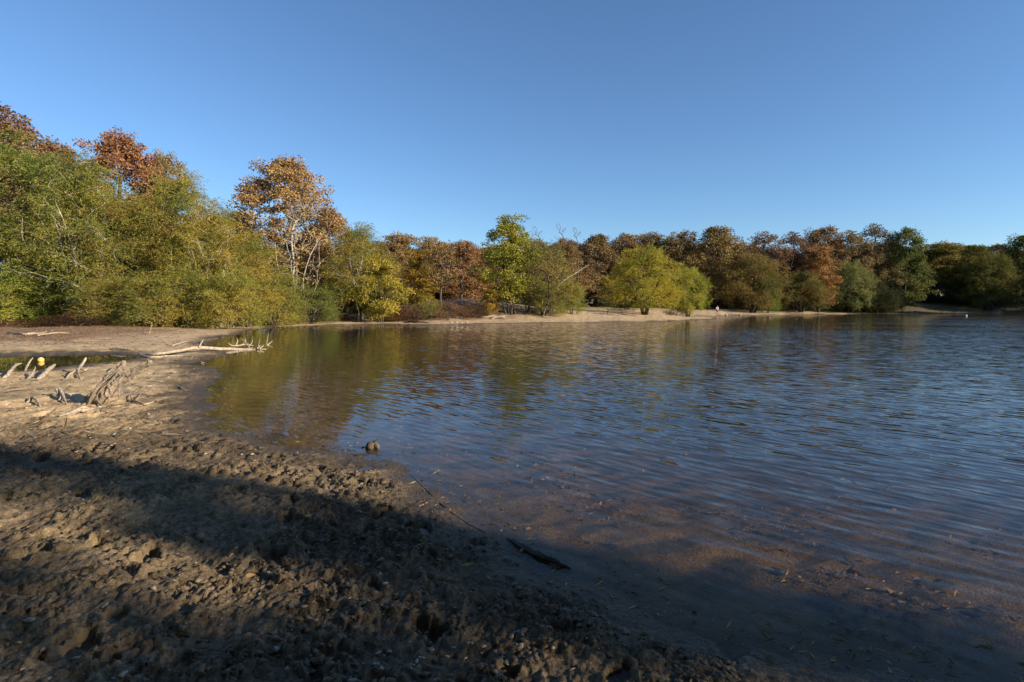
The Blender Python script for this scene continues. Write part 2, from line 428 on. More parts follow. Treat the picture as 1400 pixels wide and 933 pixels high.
def mat_water(name, amp):
    m, nt, out = new_mat(name)
    L = nt.links.new
    geo = N(nt, 'ShaderNodeNewGeometry')
    dep = N(nt, 'ShaderNodeAttribute', attribute_name='depth'); calm = N(nt, 'ShaderNodeAttribute', attribute_name='calm')
    def slope(ang, wl, distort, a, seed, kind='WAVE', stretch=6.0):
        """one ripple train: a signed slope along the direction ang"""
        mp = N(nt, 'ShaderNodeMapping'); mp.inputs['Rotation'].default_value = (0, 0, -ang); mp.inputs['Location'].default_value = (seed * 3.7, seed * 1.3, seed)
        L(geo.outputs['Position'], mp.inputs[0])
        if kind == 'WAVE':
            t = N(nt, 'ShaderNodeTexWave', wave_type='BANDS', bands_direction='X', wave_profile='SIN')
            t.inputs['Scale'].default_value = 2 * math.pi / (20 * wl); t.inputs['Distortion'].default_value = distort
            t.inputs['Detail'].default_value = 2; t.inputs['Detail Scale'].default_value = 0.35 / wl * 0.15
            L(mp.outputs[0], t.inputs['Vector']); o = t.outputs['Fac']
        else:
            mp2 = N(nt, 'ShaderNodeMapping'); mp2.inputs['Scale'].default_value = (1 / wl, 1 / (wl * stretch), 1)
            L(mp.outputs[0], mp2.inputs[0])
            t = N(nt, 'ShaderNodeTexNoise'); t.inputs['Scale'].default_value = 1.0; t.inputs['Detail'].default_value = 1.5
            t.inputs['Distortion'].default_value = 0.4
            L(mp2.outputs[0], t.inputs['Vector']); o = t.outputs[0]
        sb = N(nt, 'ShaderNodeMath', operation='SUBTRACT'); sb.inputs[1].default_value = 0.5; L(o, sb.inputs[0])
        vm = N(nt, 'ShaderNodeVectorMath', operation='SCALE'); vm.inputs[0].default_value = (a * math.cos(ang), a * math.sin(ang), 0)
        L(sb.outputs[0], vm.inputs['Scale'])
        return vm.outputs[0]
    parts = [slope(R(40), 0.15, 2.5, 0.10, 1), slope(R(54), 0.21, 3.5, 0.075, 2),
             slope(R(42), 0.072, 0, 0.60, 3, 'NOISE', 7.0), slope(R(60), 0.12, 0, 0.50, 4, 'NOISE', 6.5),
             slope(R(15), 0.05, 0, 0.20, 5, 'NOISE', 2.5), slope(R(48), 0.6, 0, 0.08, 6, 'NOISE', 5.0)]
    s = parts[0]
    for q in parts[1:]:
        ad = N(nt, 'ShaderNodeVectorMath', operation='ADD'); L(s, ad.inputs[0]); L(q, ad.inputs[1]); s = ad.outputs[0]
    # gusts: broad patches of rougher and calmer water
    gm = N(nt, 'ShaderNodeMapping'); gm.inputs['Scale'].default_value = (0.05, 0.16, 1); L(geo.outputs['Position'], gm.inputs[0])
    gn = N(nt, 'ShaderNodeTexNoise'); gn.inputs['Scale'].default_value = 1.0; gn.inputs['Detail'].default_value = 3; L(gm.outputs[0], gn.inputs['Vector'])
    gr = N(nt, 'ShaderNodeMapRange'); gr.inputs[1].default_value = 0.3; gr.inputs[2].default_value = 0.7; gr.inputs[3].default_value = 0.36 * amp; gr.inputs[4].default_value = 1.12 * amp
    L(gn.outputs[0], gr.inputs[0])
    mc = N(nt, 'ShaderNodeMath', operation='MULTIPLY'); L(gr.outputs[0], mc.inputs[0]); L(calm.outputs['Fac'], mc.inputs[1])
    sv = N(nt, 'ShaderNodeVectorMath', operation='SCALE'); L(s, sv.inputs[0]); L(mc.outputs[0], sv.inputs['Scale'])
    up = N(nt, 'ShaderNodeVectorMath', operation='ADD'); up.inputs[1].default_value = (0, 0, 1); L(sv.outputs[0], up.inputs[0])
    nm = N(nt, 'ShaderNodeVectorMath', operation='NORMALIZE'); L(up.outputs[0], nm.inputs[0])
    nrm = nm.outputs[0]
    # reflectance by Schlick's formula, the same from above and below
    dt = N(nt, 'ShaderNodeVectorMath', operation='DOT_PRODUCT'); L(geo.outputs['Incoming'], dt.inputs[0]); L(nrm, dt.inputs[1])
    ab = N(nt, 'ShaderNodeMath', operation='ABSOLUTE'); L(dt.outputs['Value'], ab.inputs[0])
    om = N(nt, 'ShaderNodeMath', operation='SUBTRACT', use_clamp=True); om.inputs[0].default_value = 1.0; L(ab.outputs[0], om.inputs[1])
    pw = N(nt, 'ShaderNodeMath', operation='POWER'); pw.inputs[1].default_value = 5.8; L(om.outputs[0], pw.inputs[0])
    fr = N(nt, 'ShaderNodeMath', operation='MULTIPLY_ADD', use_clamp=True); fr.inputs[1].default_value = 0.93; fr.inputs[2].default_value = 0.014; L(pw.outputs[0], fr.inputs[0])
    gl = N(nt, 'ShaderNodeBsdfGlossy'); gl.inputs['Roughness'].default_value = 0.025; gl.inputs['Color'].default_value = (0.96, 0.97, 1, 1); L(nrm, gl.inputs['Normal'])
    tr = N(nt, 'ShaderNodeBsdfTransparent'); tr.inputs['Color'].default_value = (0.90, 0.84, 0.68, 1)
    mu = N(nt, 'ShaderNodeBsdfDiffuse'); mu.inputs['Color'].default_value = (0.042, 0.034, 0.017, 1)
    mr = N(nt, 'ShaderNodeMapRange', interpolation_type='SMOOTHSTEP'); mr.inputs[1].default_value = 0.02; mr.inputs[2].default_value = 0.60; mr.inputs[3].default_value = 0.12; mr.inputs[4].default_value = 0.97
    L(dep.outputs['Fac'], mr.inputs[0])
    body = N(nt, 'ShaderNodeMixShader'); L(mr.outputs[0], body.inputs[0]); L(tr.outputs[0], body.inputs[1]); L(mu.outputs[0], body.inputs[2])
    fin = N(nt, 'ShaderNodeMixShader'); L(fr.outputs[0], fin.inputs[0]); L(body.outputs[0], fin.inputs[1]); L(gl.outputs[0], fin.inputs[2])
    L(fin.outputs[0], out.inputs[0])
    return m

def water_mesh(name, keep, mat, calm, label):
    fk = wf[keep[wf].any(1)]
    used, inv = np.unique(fk.ravel(), return_inverse=True)
    me = mesh_np(name, np.stack([wx[used], wy[used], np.zeros(len(used))], 1), inv, np.full(len(fk), 4))
    a = me.attributes.new('depth', 'FLOAT', 'POINT'); a.data.foreach_set('value', np.maximum(-wz[used], 0).astype(np.float32))
    a = me.attributes.new('calm', 'FLOAT', 'POINT'); a.data.foreach_set('value', calm[used].astype(np.float32))
    return link(name, me, mat, kind='structure', label=label)
# lee water under the far bank and in the shallows lies calmer than the open pond
calm = 0.25 + 0.75 * sstep(0.0, 3.5, -w1) * (0.45 + 0.55 * sstep(4, 26, -w1 + 0 * wx))
calm *= 1 - 0.5 * sstep(-3, -11, wx) * sstep(60, 25, wy)
near_w = 1 - sstep(6, 14, np.hypot(wx, wy))
calm = np.maximum(calm, near_w * sstep(-0.1, 1.4, -w1) * 0.5)
water_mesh('pond_water', (w1 < 0.7) & (w2 > 0.35), mat_water('pond_water', 1.0), calm, 'rippled brown pond reflecting the blue sky')
water_mesh('pool_water', (w2 < 0.35) & (wx < -8), mat_water('still_water', 0.18), calm, 'narrow still pool cut off behind the mud spit')

# ------------------------------------------------------------------ trees
def tubes(edges, nseg=5):
    """edges: (p0, r0, p1, r1) arrays -> open tapered tubes"""
    p0, r0, p1, r1 = edges
    n = len(p0)
    ax = p1 - p0; ax /= np.linalg.norm(ax, axis=1, keepdims=True) + 1e-9
    ref = np.where(np.abs(ax[:, 2:3]) > 0.9, np.array([[1.0, 0, 0]]), np.array([[0, 0, 1.0]]))
    s = np.cross(ax, ref); s /= np.linalg.norm(s, axis=1, keepdims=True) + 1e-9
    t = np.cross(ax, s)
    a = np.arange(nseg) / nseg * 2 * math.pi
    ring = s[:, None, :] * np.cos(a)[None, :, None] + t[:, None, :] * np.sin(a)[None, :, None]
    v = np.concatenate([p0[:, None, :] + ring * r0[:, None, None], p1[:, None, :] + ring * r1[:, None, None]], 1)
    b = (np.arange(n) * 2 * nseg)[:, None]
    j = np.arange(nseg)[None, :]; j2 = (j + 1) % nseg
    f = np.stack([b + j, b + j2, b + nseg + j2, b + nseg + j], -1).reshape(-1, 4)
    return v.reshape(-1, 3), f

def leaf_quads(P, D, L_, W_, rng, fold=0.25):
    """leaf blades: diamond of two triangles folded on the midrib"""
    n = len(P)
    D = D / (np.linalg.norm(D, axis=1, keepdims=True) + 1e-9)
    rv = rng.normal(size=(n, 3)); s = np.cross(D, rv); s /= np.linalg.norm(s, axis=1, keepdims=True) + 1e-9
    u = np.cross(s, D)
    L_ = np.broadcast_to(L_, n)[:, None]; W_ = np.broadcast_to(W_, n)[:, None]
    m = P + D * L_ * 0.45
    v = np.stack([P, m + s * W_ * 0.5 + u * W_ * fold, P + D * L_, m - s * W_ * 0.5 + u * W_ * fold], 1).reshape(-1, 3)
    b = np.arange(n)[:, None] * 4
    f = np.concatenate([b + np.array([[0, 1, 2]]), b + np.array([[0, 2, 3]])], 1).reshape(-1, 3)
    return v, f

def make_tree(name, seed, H, crown_lo, rx, shape='oak', stems=1, spread=0.15, lobes=26, tips_per=9, lobe_r=0.17, trunk_r=0.22,
              leaf='clump', n_leaf=40, size=0.16, width=0.6, clump=0.45, droop=0.5, lean=(0, 0), bare=0.0, tip_r=0.012, prof=None, solid=0.5):
    """returns (wood mesh, leaf mesh): branch skeleton grown to lobed crown points, leaves on the ends"""
    rng = np.random.default_rng(seed)
    z0, z1 = H * crown_lo, H
    prof = prof or (lambda t: math.sqrt(max(0.0, 1 - (2 * (t ** 0.85) - 1) ** 2)) * 0.97 + 0.03)
    cents = []
    for i in range(lobes):
        t = (i + rng.uniform(0.1, 0.9)) / lobes
        a = i * 2.39996 + rng.uniform(-0.5, 0.5)
        rad = rx * prof(t) * rng.uniform(0.35, 0.86) ** 0.7
        z = z0 + (z1 - z0) * (0.05 + 0.86 * t)
        cents.append((math.cos(a) * rad + lean[0] * z, math.sin(a) * rad + lean[1] * z, z))
    tips = []
    for c in cents:
        lr = H * lobe_r * rng.uniform(0.65, 1.2)
        k = max(3, int(tips_per * rng.uniform(0.7, 1.3)))
        q = rng.normal(size=(k, 3)); q /= np.linalg.norm(q, axis=1, keepdims=True)
        q *= (lr * rng.uniform(0.25, 1.0, size=(k, 1)) ** solid) * np.array([[1, 1, 0.75]])
        tips.append(np.array(c) + q)
    tips = np.concatenate(tips)
    tips[:, 2] = np.clip(tips[:, 2], z0 * 0.75 + 0.05 * H, H * 1.0)
    pos, par = [], []
    for s in range(stems):
        a = 2 * math.pi * s / max(1, stems) + rng.uniform(-0.5, 0.5)
        k = 0 if stems == 1 else spread * H * rng.uniform(0.5, 1.1)
        b0 = np.array([math.cos(a), math.sin(a), 0]) * (0 if stems == 1 else 0.04 * H * rng.uniform(0.3, 1))
        top = np.array([math.cos(a) * k + lean[0] * H * .7, math.sin(a) * k + lean[1] * H * .7, H * rng.uniform(0.55, 0.75)])
        prev = -1
        m = 9
        wob = rng.normal(size=2) * 0.03 * H
        for i in range(m):
            t = i / (m - 1)
            p = b0 + (top - b0) * np.array([t ** 1.15, t ** 1.15, t])
            p[:2] += wob * math.sin(t * math.pi) + rng.normal(size=2) * 0.006 * H * (i > 0)
            pos.append(p); par.append(prev); prev = len(pos) - 1
    order = np.argsort(np.linalg.norm(tips[:, :2], axis=1) + 0.5 * np.abs(tips[:, 2] - 0.5 * H))
    tip_idx = []
    for ti in order:
        tp = tips[ti]; P = np.array(pos)
        dv = tp - P; d = np.linalg.norm(dv, axis=1)
        cost = d + 1.4 * np.maximum(0, P[:, 2] - tp[2] + 0.45 * d) + (P[:, 2] < 0.12 * H) * 0.5 * H
        i = int(np.argmin(cost)); L_ = d[i]
        pd = P[i] - P[par[i]] if par[i] >= 0 else np.array([0, 0, 1.0])
        pd = pd / (np.linalg.norm(pd) + 1e-9)
        ctrl = P[i] + pd * 0.35 * L_ + dv[i] * 0.25 + rng.normal(size=3) * 0.05 * L_
        m = max(2, min(6, int(L_ / (0.055 * H)) + 1)); prev = i
        for k in range(1, m + 1):
            t = k / m
            q = (1 - t) ** 2 * P[i] + 2 * t * (1 - t) * ctrl + t * t * tp
            pos.append(q); par.append(prev); prev = len(pos) - 1
        tip_idx.append(prev)
    P = np.array(pos); par = np.array(par)
    ex = 2.25
    acc = np.zeros(len(P)); acc[tip_idx] = 1.0
    for i in range(len(P) - 1, -1, -1):
        acc[i] = max(acc[i], 0.6)
        if par[i] >= 0: acc[par[i]] += acc[i] * 1.0 if par[i] >= 0 else 0
    w = acc ** (1 / ex)
    base = max(w[i] for i in range(len(P)) if par[i] < 0)
    rad = tip_r + (trunk_r - tip_r) * ((w - w.min()) / (base - w.min() + 1e-9)) ** 1.15
    e = np.nonzero(par >= 0)[0]
    r0 = rad[par[e]].copy(); r1 = rad[e]
    r0 = np.minimum(r0, r1 * 1.7 + 0.004)
    flare = (P[par[e]][:, 2] < 0.03 * H); r0[flare] *= 1.35
    wv, wfc = tubes((P[par[e]], r0, P[e], r1), 6)
    wood = mesh_np(name + '_wood', wv, wfc.ravel(), np.full(len(wfc), 4))
    # leaves
    T = P[tip_idx]; par_t = P[par[tip_idx]]
    keep = rng.uniform(size=len(T)) >= bare
    T, par_t = T[keep], par_t[keep]
    od = T - par_t; od /= np.linalg.norm(od, axis=1, keepdims=True) + 1e-9
    if leaf == 'spray':                                    # slender twigs that arch over, leaves in two ranks
        tw = max(2, n_leaf // 12); nl = 12
        rep = np.repeat(np.arange(len(T)), tw)
        sd = od[rep] * 0.5 + rng.normal(size=(len(rep), 3)) * 0.75 + np.array([[0, 0, 0.35]])
        sd /= np.linalg.norm(sd, axis=1, keepdims=True)
        ln = clump * rng.uniform(0.7, 1.9, size=len(rep))
        st = T[rep] + rng.normal(size=(len(rep), 3)) * clump * 0.32
        k = (np.arange(nl) + 0.5) / nl
        pp = st[:, None, :] + sd[:, None, :] * (ln[:, None] * k[None, :])[..., None]
        pp[..., 2] -= droop * (ln[:, None] * k[None, :] ** 2)
        tg = np.repeat(sd[:, None, :], nl, 1).copy(); tg[..., 2] -= 2 * droop * k[None, :]
        pp = pp.reshape(-1, 3) + rng.normal(size=(len(rep) * nl, 3)) * 0.03
        tg = tg.reshape(-1, 3); tg /= np.linalg.norm(tg, axis=1, keepdims=True)
        dirs = tg + rng.normal(size=pp.shape) * 0.55 + np.array([[0, 0, -0.25 * droop]])
        v, f = leaf_quads(pp, dirs, size * rng.uniform(0.7, 1.4, len(pp)), size * width * rng.uniform(0.8, 1.2, len(pp)), rng)
    else:
        rep = np.repeat(np.arange(len(T)), n_leaf)
        g = rng.normal(size=(len(rep), 3)); g /= np.linalg.norm(g, axis=1, keepdims=True) + 1e-9
        rr = clump * rng.uniform(0.1, 1.15, size=(len(rep), 1)) ** 0.6 * np.repeat(rng.uniform(0.6, 1.3, len(T)), n_leaf)[:, None]
        pp = T[rep] + g * rr * np.array([[1, 1, 0.7]])
        dirs = g * 0.8 + rng.normal(size=pp.shape) * 0.7 + np.array([[0, 0, -0.15]])
        v, f = leaf_quads(pp, dirs, size * rng.uniform(0.7, 1.4, len(pp)), size * width * rng.uniform(0.8, 1.2, len(pp)), rng)
    lm = mesh_np(name + '_leaves', v, f.ravel(), np.full(len(f), 3), smooth=False)
    return wood, lm, float(max(H * 0.95, np.percentile(v[:, 2], 99.7))), float(np.percentile(np.hypot(v[:, 0] - lean[0] * v[:, 2], v[:, 1]), 96))

cone = lambda t: max(0.06, (1 - t) ** 0.85 * (0.35 + 0.65 * min(1, t * 5)))
dome = lambda t: math.sqrt(max(0.02, 1 - t ** 2.2)) * (0.80 + 0.20 * min(1, t * 4))
egg = lambda t: max(0.05, math.sin(math.pi * (0.10 + 0.88 * t) ** 0.8))
PROTO = {}
def proto(key, *a, **k): PROTO[key] = make_tree(key, *a, **k)
# feathery pond willows
for i, s in enumerate((11, 12, 13)):
    proto(f'willow{i}', s, 13.0, 0.14, 3.6, stems=3 + i % 2, spread=0.12, lobes=38, tips_per=9, lobe_r=0.105, trunk_r=0.14, leaf='spray',
          n_leaf=132, size=0.175, width=0.20, clump=0.66, droop=0.55, prof=egg)
for i, s in enumerate((21, 22)):
    proto(f'bush{i}', s, 8.6, 0.10, 4.3, stems=6, spread=0.30, lobes=42, tips_per=10, lobe_r=0.135, trunk_r=0.13, leaf='spray', n_leaf=120, size=0.16,
          width=0.24, clump=0.55, droop=0.35, prof=dome)
for i, s in enumerate((31, 32)):
    proto(f'shrub{i}', s, 4.6, 0.06, 2.6, stems=6, spread=0.30, lobes=24, tips_per=9, lobe_r=0.16, trunk_r=0.05, leaf='spray', n_leaf=120, size=0.125,
          width=0.24, clump=0.48, droop=0.30, prof=dome)
for i, s in enumerate((41, 42, 43)):
    proto(f'oak{i}', s, 17.0, 0.26, 5.2, stems=1, lobes=40, tips_per=9, lobe_r=0.085, trunk_r=0.26, n_leaf=80, size=0.20, width=0.62, clump=0.62, prof=egg)
for i, s in enumerate((51, 52, 53, 54)):
    proto(f'far_oak{i}', s, 20.0, 0.10, 6.4, stems=1, lobes=46, tips_per=8, lobe_r=0.10, trunk_r=0.34, n_leaf=62, size=0.32, width=0.66, clump=0.98, prof=dome if i % 2 else egg)
proto('lacy_oak0', 58, 20.0, 0.42, 6.2, stems=1, lobes=24, tips_per=7, lobe_r=0.085, trunk_r=0.30, n_leaf=52, size=0.30, width=0.66, clump=0.8, prof=egg)
proto('sycamore0', 61, 14.0, 0.30, 3.4, stems=8, spread=0.17, lobes=34, tips_per=9, lobe_r=0.10, trunk_r=0.10, n_leaf=14, size=0.20, width=0.7, clump=0.45, bare=0.72, tip_r=0.016, prof=egg)
proto('cottonwood0', 62, 11.5, 0.12, 2.1, stems=4, spread=0.08, lobes=26, tips_per=11, lobe_r=0.11, trunk_r=0.11, n_leaf=66, size=0.15, width=0.8, clump=0.50, prof=egg)
proto('leaner0', 63, 8.5, 0.14, 3.4, stems=6, spread=0.34, lobes=30, tips_per=8, lobe_r=0.12, trunk_r=0.075, leaf='spray', n_leaf=48, size=0.17, width=0.28, clump=0.55, droop=0.3, bare=0.16, tip_r=0.009, prof=dome)
proto('yellow0', 64, 6.2, 0.05, 2.6, stems=4, spread=0.22, lobes=16, tips_per=11, lobe_r=0.155, trunk_r=0.06, n_leaf=64, size=0.15, width=0.7, clump=0.46, prof=egg)
proto('sapling0', 65, 7.0, 0.42, 1.9, stems=1, lobes=16, tips_per=6, lobe_r=0.10, trunk_r=0.10, n_leaf=26, size=0.16, width=0.6, clump=0.5, bare=0.25, tip_r=0.014)
for i, s in enumerate((71, 72)):
    proto(f'brush{i}', s, 1.7, 0.10, 1.5, stems=9, spread=0.5, lobes=20, tips_per=7, lobe_r=0.20, trunk_r=0.018, leaf='spray', n_leaf=36, size=0.12, width=0.2, clump=0.32, droop=0.15, tip_r=0.006, prof=dome)
proto('twig0', 66, 9.0, 0.40, 0.9, stems=2, spread=0.05, lobes=12, tips_per=7, lobe_r=0.07, trunk_r=0.07, n_leaf=5, size=0.14, width=0.5, clump=0.3, bare=0.8, tip_r=0.012)
proto('tall0', 67, 16.0, 0.66, 1.0, stems=1, lobes=18, tips_per=9, lobe_r=0.055, trunk_r=0.12, n_leaf=60, size=0.17, width=0.7, clump=0.42, prof=egg)  # unseen tree, crown kept high so its shade misses the water
proto('cedar0', 81, 8.0, 0.05, 2.3, stems=1, lobes=40, tips_per=8, lobe_r=0.09, trunk_r=0.14, leaf='spray', n_leaf=48, size=0.30, width=0.3, clump=0.6, droop=0.1, prof=cone)
SMALL = ('bush', 'shrub', 'brush', 'leaner', 'yellow')

_spin = random.Random(5)
def plant(name, key, u, D, top, half, leafmat, bark, tint, label, cat, group=None, spin=None, world=None):
    """u, D: where it stands; top: pixel row of its top; half: half crown width in pixels at that distance"""
    wood, leaves, H0, R0 = PROTO[key]
    if world is None:
        x = px_at(u, 430, D)[0]; y = D
        zg = gz(x, y); h = px_at(u, top, D)[2] - zg; w = half * D / F
    else:
        x, y, h, w = world; zg = gz(x, y)
    small = key.startswith(SMALL)
    root = bpy.data.objects.new(name, None); COL.objects.link(root)
    root.location = (x, y, zg - 0.04)
    sz = h / H0; sx = 1.12 * w / R0
    root.scale = (sx, sx, sz)
    root.rotation_euler = (0, 0, _spin.uniform(0, 6.28) if spin is None else spin)
    root['label'] = label; root['category'] = cat
    if group: root['group'] = group
    a = bpy.data.objects.new('stem' if small else 'trunk', wood); COL.objects.link(a); a.parent = root
    b = bpy.data.objects.new('foliage' if small else 'crown', leaves); COL.objects.link(b); b.parent = root
    for o, m in ((a, M[bark]), (b, M[leafmat])):
        if len(o.data.materials) == 0: o.data.materials.append(m)
        o.material_slots[0].link = 'OBJECT'; o.material_slots[0].material = m
    b.color = (*tint, 1)
    root.empty_display_size = 0.3
    return root

LW, FO, FW = 'willows along the left bank', 'oaks behind the left willows', 'trees of the far wood'
T = plant
# left bank willows
T('willow_tree', 'willow0', 25, 43, 190, 105, 'willow', 'bark', (0.84, 1.14, 1.00), 'tallest dark green feathery willow at the left edge of the photo', 'tree', LW)
T('willow_tree', 'willow1', 118, 42, 212, 78, 'willow', 'bark_pale', (0.95, 1.14, 1.00), 'green willow with slanting pale stems, second from the left edge', 'tree', LW)
T('willow_tree', 'willow2', 190, 43, 268, 60, 'willow', 'bark', (1.12, 1.14, 1.00), 'olive willow standing under the rust coloured oak crown', 'tree', LW)
T('willow_tree', 'willow0', 248, 44, 232, 62, 'willow', 'bark', (1.06, 1.20, 1.00), 'tall olive green willow beside the big golden oak', 'tree', LW)
T('willow_tree', 'willow1', 292, 42, 275, 58, 'willow', 'bark_pale', (1.18, 1.26, 1.00), 'yellowing willow with a bare pale forked trunk', 'tree', LW)
T('willow_tree', 'willow2', 338, 43, 318, 50, 'willow', 'bark', (1.19, 1.26, 1.00), 'low yellow olive willow at the end of the left bank thicket', 'tree', LW)
for u, D, top, hw, k, tint, lab in [
        (8, 40, 375, 62, 'shrub1', (1.12, 1.50, 1.00), 'bright yellow green leafy shrub at the left edge above the mud'),
        (70, 43, 390, 45, 'shrub0', (0.67, 0.96, 0.88), 'dark green shrub between the two leftmost willows'),
        (150, 39.5, 380, 48, 'shrub1', (1.06, 1.14, 1.00), 'olive shrub behind the tangle of dead brown stems'),
        (205, 39, 372, 50, 'shrub0', (1.13, 1.20, 1.00), 'olive shrub hanging over the beach below the tall willow'),
        (258, 39.5, 362, 48, 'shrub1', (1.18, 1.26, 1.00), 'golden olive shrub at the foot of the pale forked trunk'),
        (312, 39.5, 368, 46, 'shrub0', (1.22, 1.32, 1.00), 'yellowest shrub hanging to the waterline at the end of the left thicket'),
        (375, 46, 372, 40, 'shrub1', (1.15, 1.26, 1.00), 'small yellow olive shrub on the bank under the golden oak'),
        (425, 51, 392, 38, 'shrub0', (0.67, 0.96, 0.88), 'dark green shrub under the pale leafless stems')]:
    T('willow_shrub', k, u, D, top, hw, 'willow', 'bark', tint, lab, 'shrub', 'shrubs along the left bank')
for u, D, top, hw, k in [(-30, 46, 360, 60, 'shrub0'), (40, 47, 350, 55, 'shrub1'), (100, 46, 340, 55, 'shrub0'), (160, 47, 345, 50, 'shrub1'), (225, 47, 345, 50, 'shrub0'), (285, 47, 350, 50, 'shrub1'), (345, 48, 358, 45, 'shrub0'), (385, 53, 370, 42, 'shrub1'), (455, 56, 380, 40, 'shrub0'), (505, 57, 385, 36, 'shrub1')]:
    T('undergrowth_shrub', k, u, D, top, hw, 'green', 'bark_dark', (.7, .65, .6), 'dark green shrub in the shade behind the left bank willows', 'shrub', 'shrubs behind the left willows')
# oaks behind the willows
T('oak_tree', 'oak0', 18, 56, 152, 88, 'oak', 'bark', (.85, .75, .8), 'dull red brown oak crown rising over the leftmost willow', 'tree', FO)
T('oak_tree', 'oak1', 78, 60, 195, 60, 'oak', 'bark', (.95, .8, .8), 'low brown oak crown between the two leftmost willow tops', 'tree', FO)
T('oak_tree', 'oak1', 172, 57, 184, 62, 'oak', 'bark', (1.05, .78, .8), 'bright rust red oak crown above the left willows', 'tree', FO)
T('oak_tree', 'oak2', 232, 63, 212, 42, 'oak', 'bark', (.85, .95, .9), 'tan brown oak crown just beyond the rust red oak', 'tree', FO)
T('oak_tree', 'oak2', 393, 57, 217, 66, 'oak', 'bark_pale', (1.5, 1.45, 1.25), 'big golden brown oak standing highest above the left shore', 'tree', FO)
T('oak_tree', 'oak0', 330, 62, 290, 40, 'oak', 'bark', (.75, .75, .8), 'small dark brown oak left of the golden oak', 'tree', FO)
T('oak_tree', 'oak1', 452, 60, 285, 34, 'oak', 'bark', (1.2, 1.1, 1.0), 'thin orange brown oak at the right shoulder of the golden oak', 'tree', FO)
T('bare_tree', 'sycamore0', 413, 53, 268, 46, 'oak', 'bark_pale', (1.2, 1.3, 1.0), 'nearly leafless tree with pale grey stems in front of the golden oak', 'tree')
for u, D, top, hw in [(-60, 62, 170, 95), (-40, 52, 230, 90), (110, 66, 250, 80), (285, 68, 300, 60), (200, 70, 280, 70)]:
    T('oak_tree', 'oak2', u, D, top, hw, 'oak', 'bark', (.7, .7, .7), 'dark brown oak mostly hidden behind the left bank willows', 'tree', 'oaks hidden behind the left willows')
# middle bank
T('willow_tree', 'willow1', 492, 55.5, 306, 50, 'willow', 'bark_pale', (.95, 1.05, .8), 'rounded green willow with a fan of pale stems on the bank', 'tree')
T('yellow_tree', 'yellow0', 520, 54.5, 348, 34, 'yellow', 'bark', (1, 1, 1), 'bright yellow leafy small tree beside the fan stemmed willow', 'tree')
T('maple_tree', 'cottonwood0', 573, 60, 343, 27, 'lime', 'bark', (1.15, .85, .9), 'yellow green small tree left of the thin grey trunk', 'tree')
T('sapling_tree', 'sapling0', 604, 59, 328, 26, 'oak', 'bark', (1, 1, .9), 'thin grey trunked tree with few leaves in front of brown oaks', 'tree')
T('cottonwood_tree', 'cottonwood0', 697, 62, 296, 38, 'lime', 'bark', (1.0, 1.05, .9), 'tall upright yellow green cottonwood at the middle of the bank', 'tree')
T('willow_thicket', 'leaner0', 745, 63, 330, 48, 'willow', 'bark', (.95, 1.0, .9), 'half bare grey green willow with leaning stems beside the cottonwood', 'tree')
T('willow_thicket', 'leaner0', 722, 64, 318, 26, 'willow', 'bark', (.9, 1.0, .9), 'sparse willow with bare twig tips right behind the cottonwood', 'tree', spin=2.0)
for u, top, lab in [(733, 309, 'bare twiggy sapling top directly right of the cottonwood'), (765, 305, 'tallest bare twiggy sapling above the leaning willow'), (786, 310, 'bare twiggy sapling nearest the grass field')]:
    T('bare_sapling', 'twig0', u, 66, top, 9, 'willow', 'bark', (1, 1, 1), lab, 'tree', 'bare saplings by the cottonwood')
T('yellow_shrub', 'yellow0', 671, 61, 392, 17, 'yellow', 'bark', (.9, .75, .8), 'small orange yellow shrub at the foot of the cottonwood', 'shrub')
T('willow_shrub', 'shrub0', 781, 65, 383, 19, 'lime', 'bark', (.85, .95, .8), 'small yellow green shrub at the left edge of the grass field', 'shrub')
T('willow_shrub', 'shrub1', 752, 62.5, 385, 26, 'willow', 'bark', (.9, 1.0, .9), 'low grey green shrub under the leaning willow stems', 'shrub')
T('willow_bush', 'bush0', 881, 73, 337, 51, 'lime', 'bark_dark', (1.35, 1.25, .9), 'large rounded lime yellow willow bush by the picnic table', 'bush')
T('willow_bush', 'bush1', 941, 80, 365, 25, 'lime', 'bark_dark', (1.15, 1.2, .9), 'smaller round lime green willow bush next to the large one', 'bush')
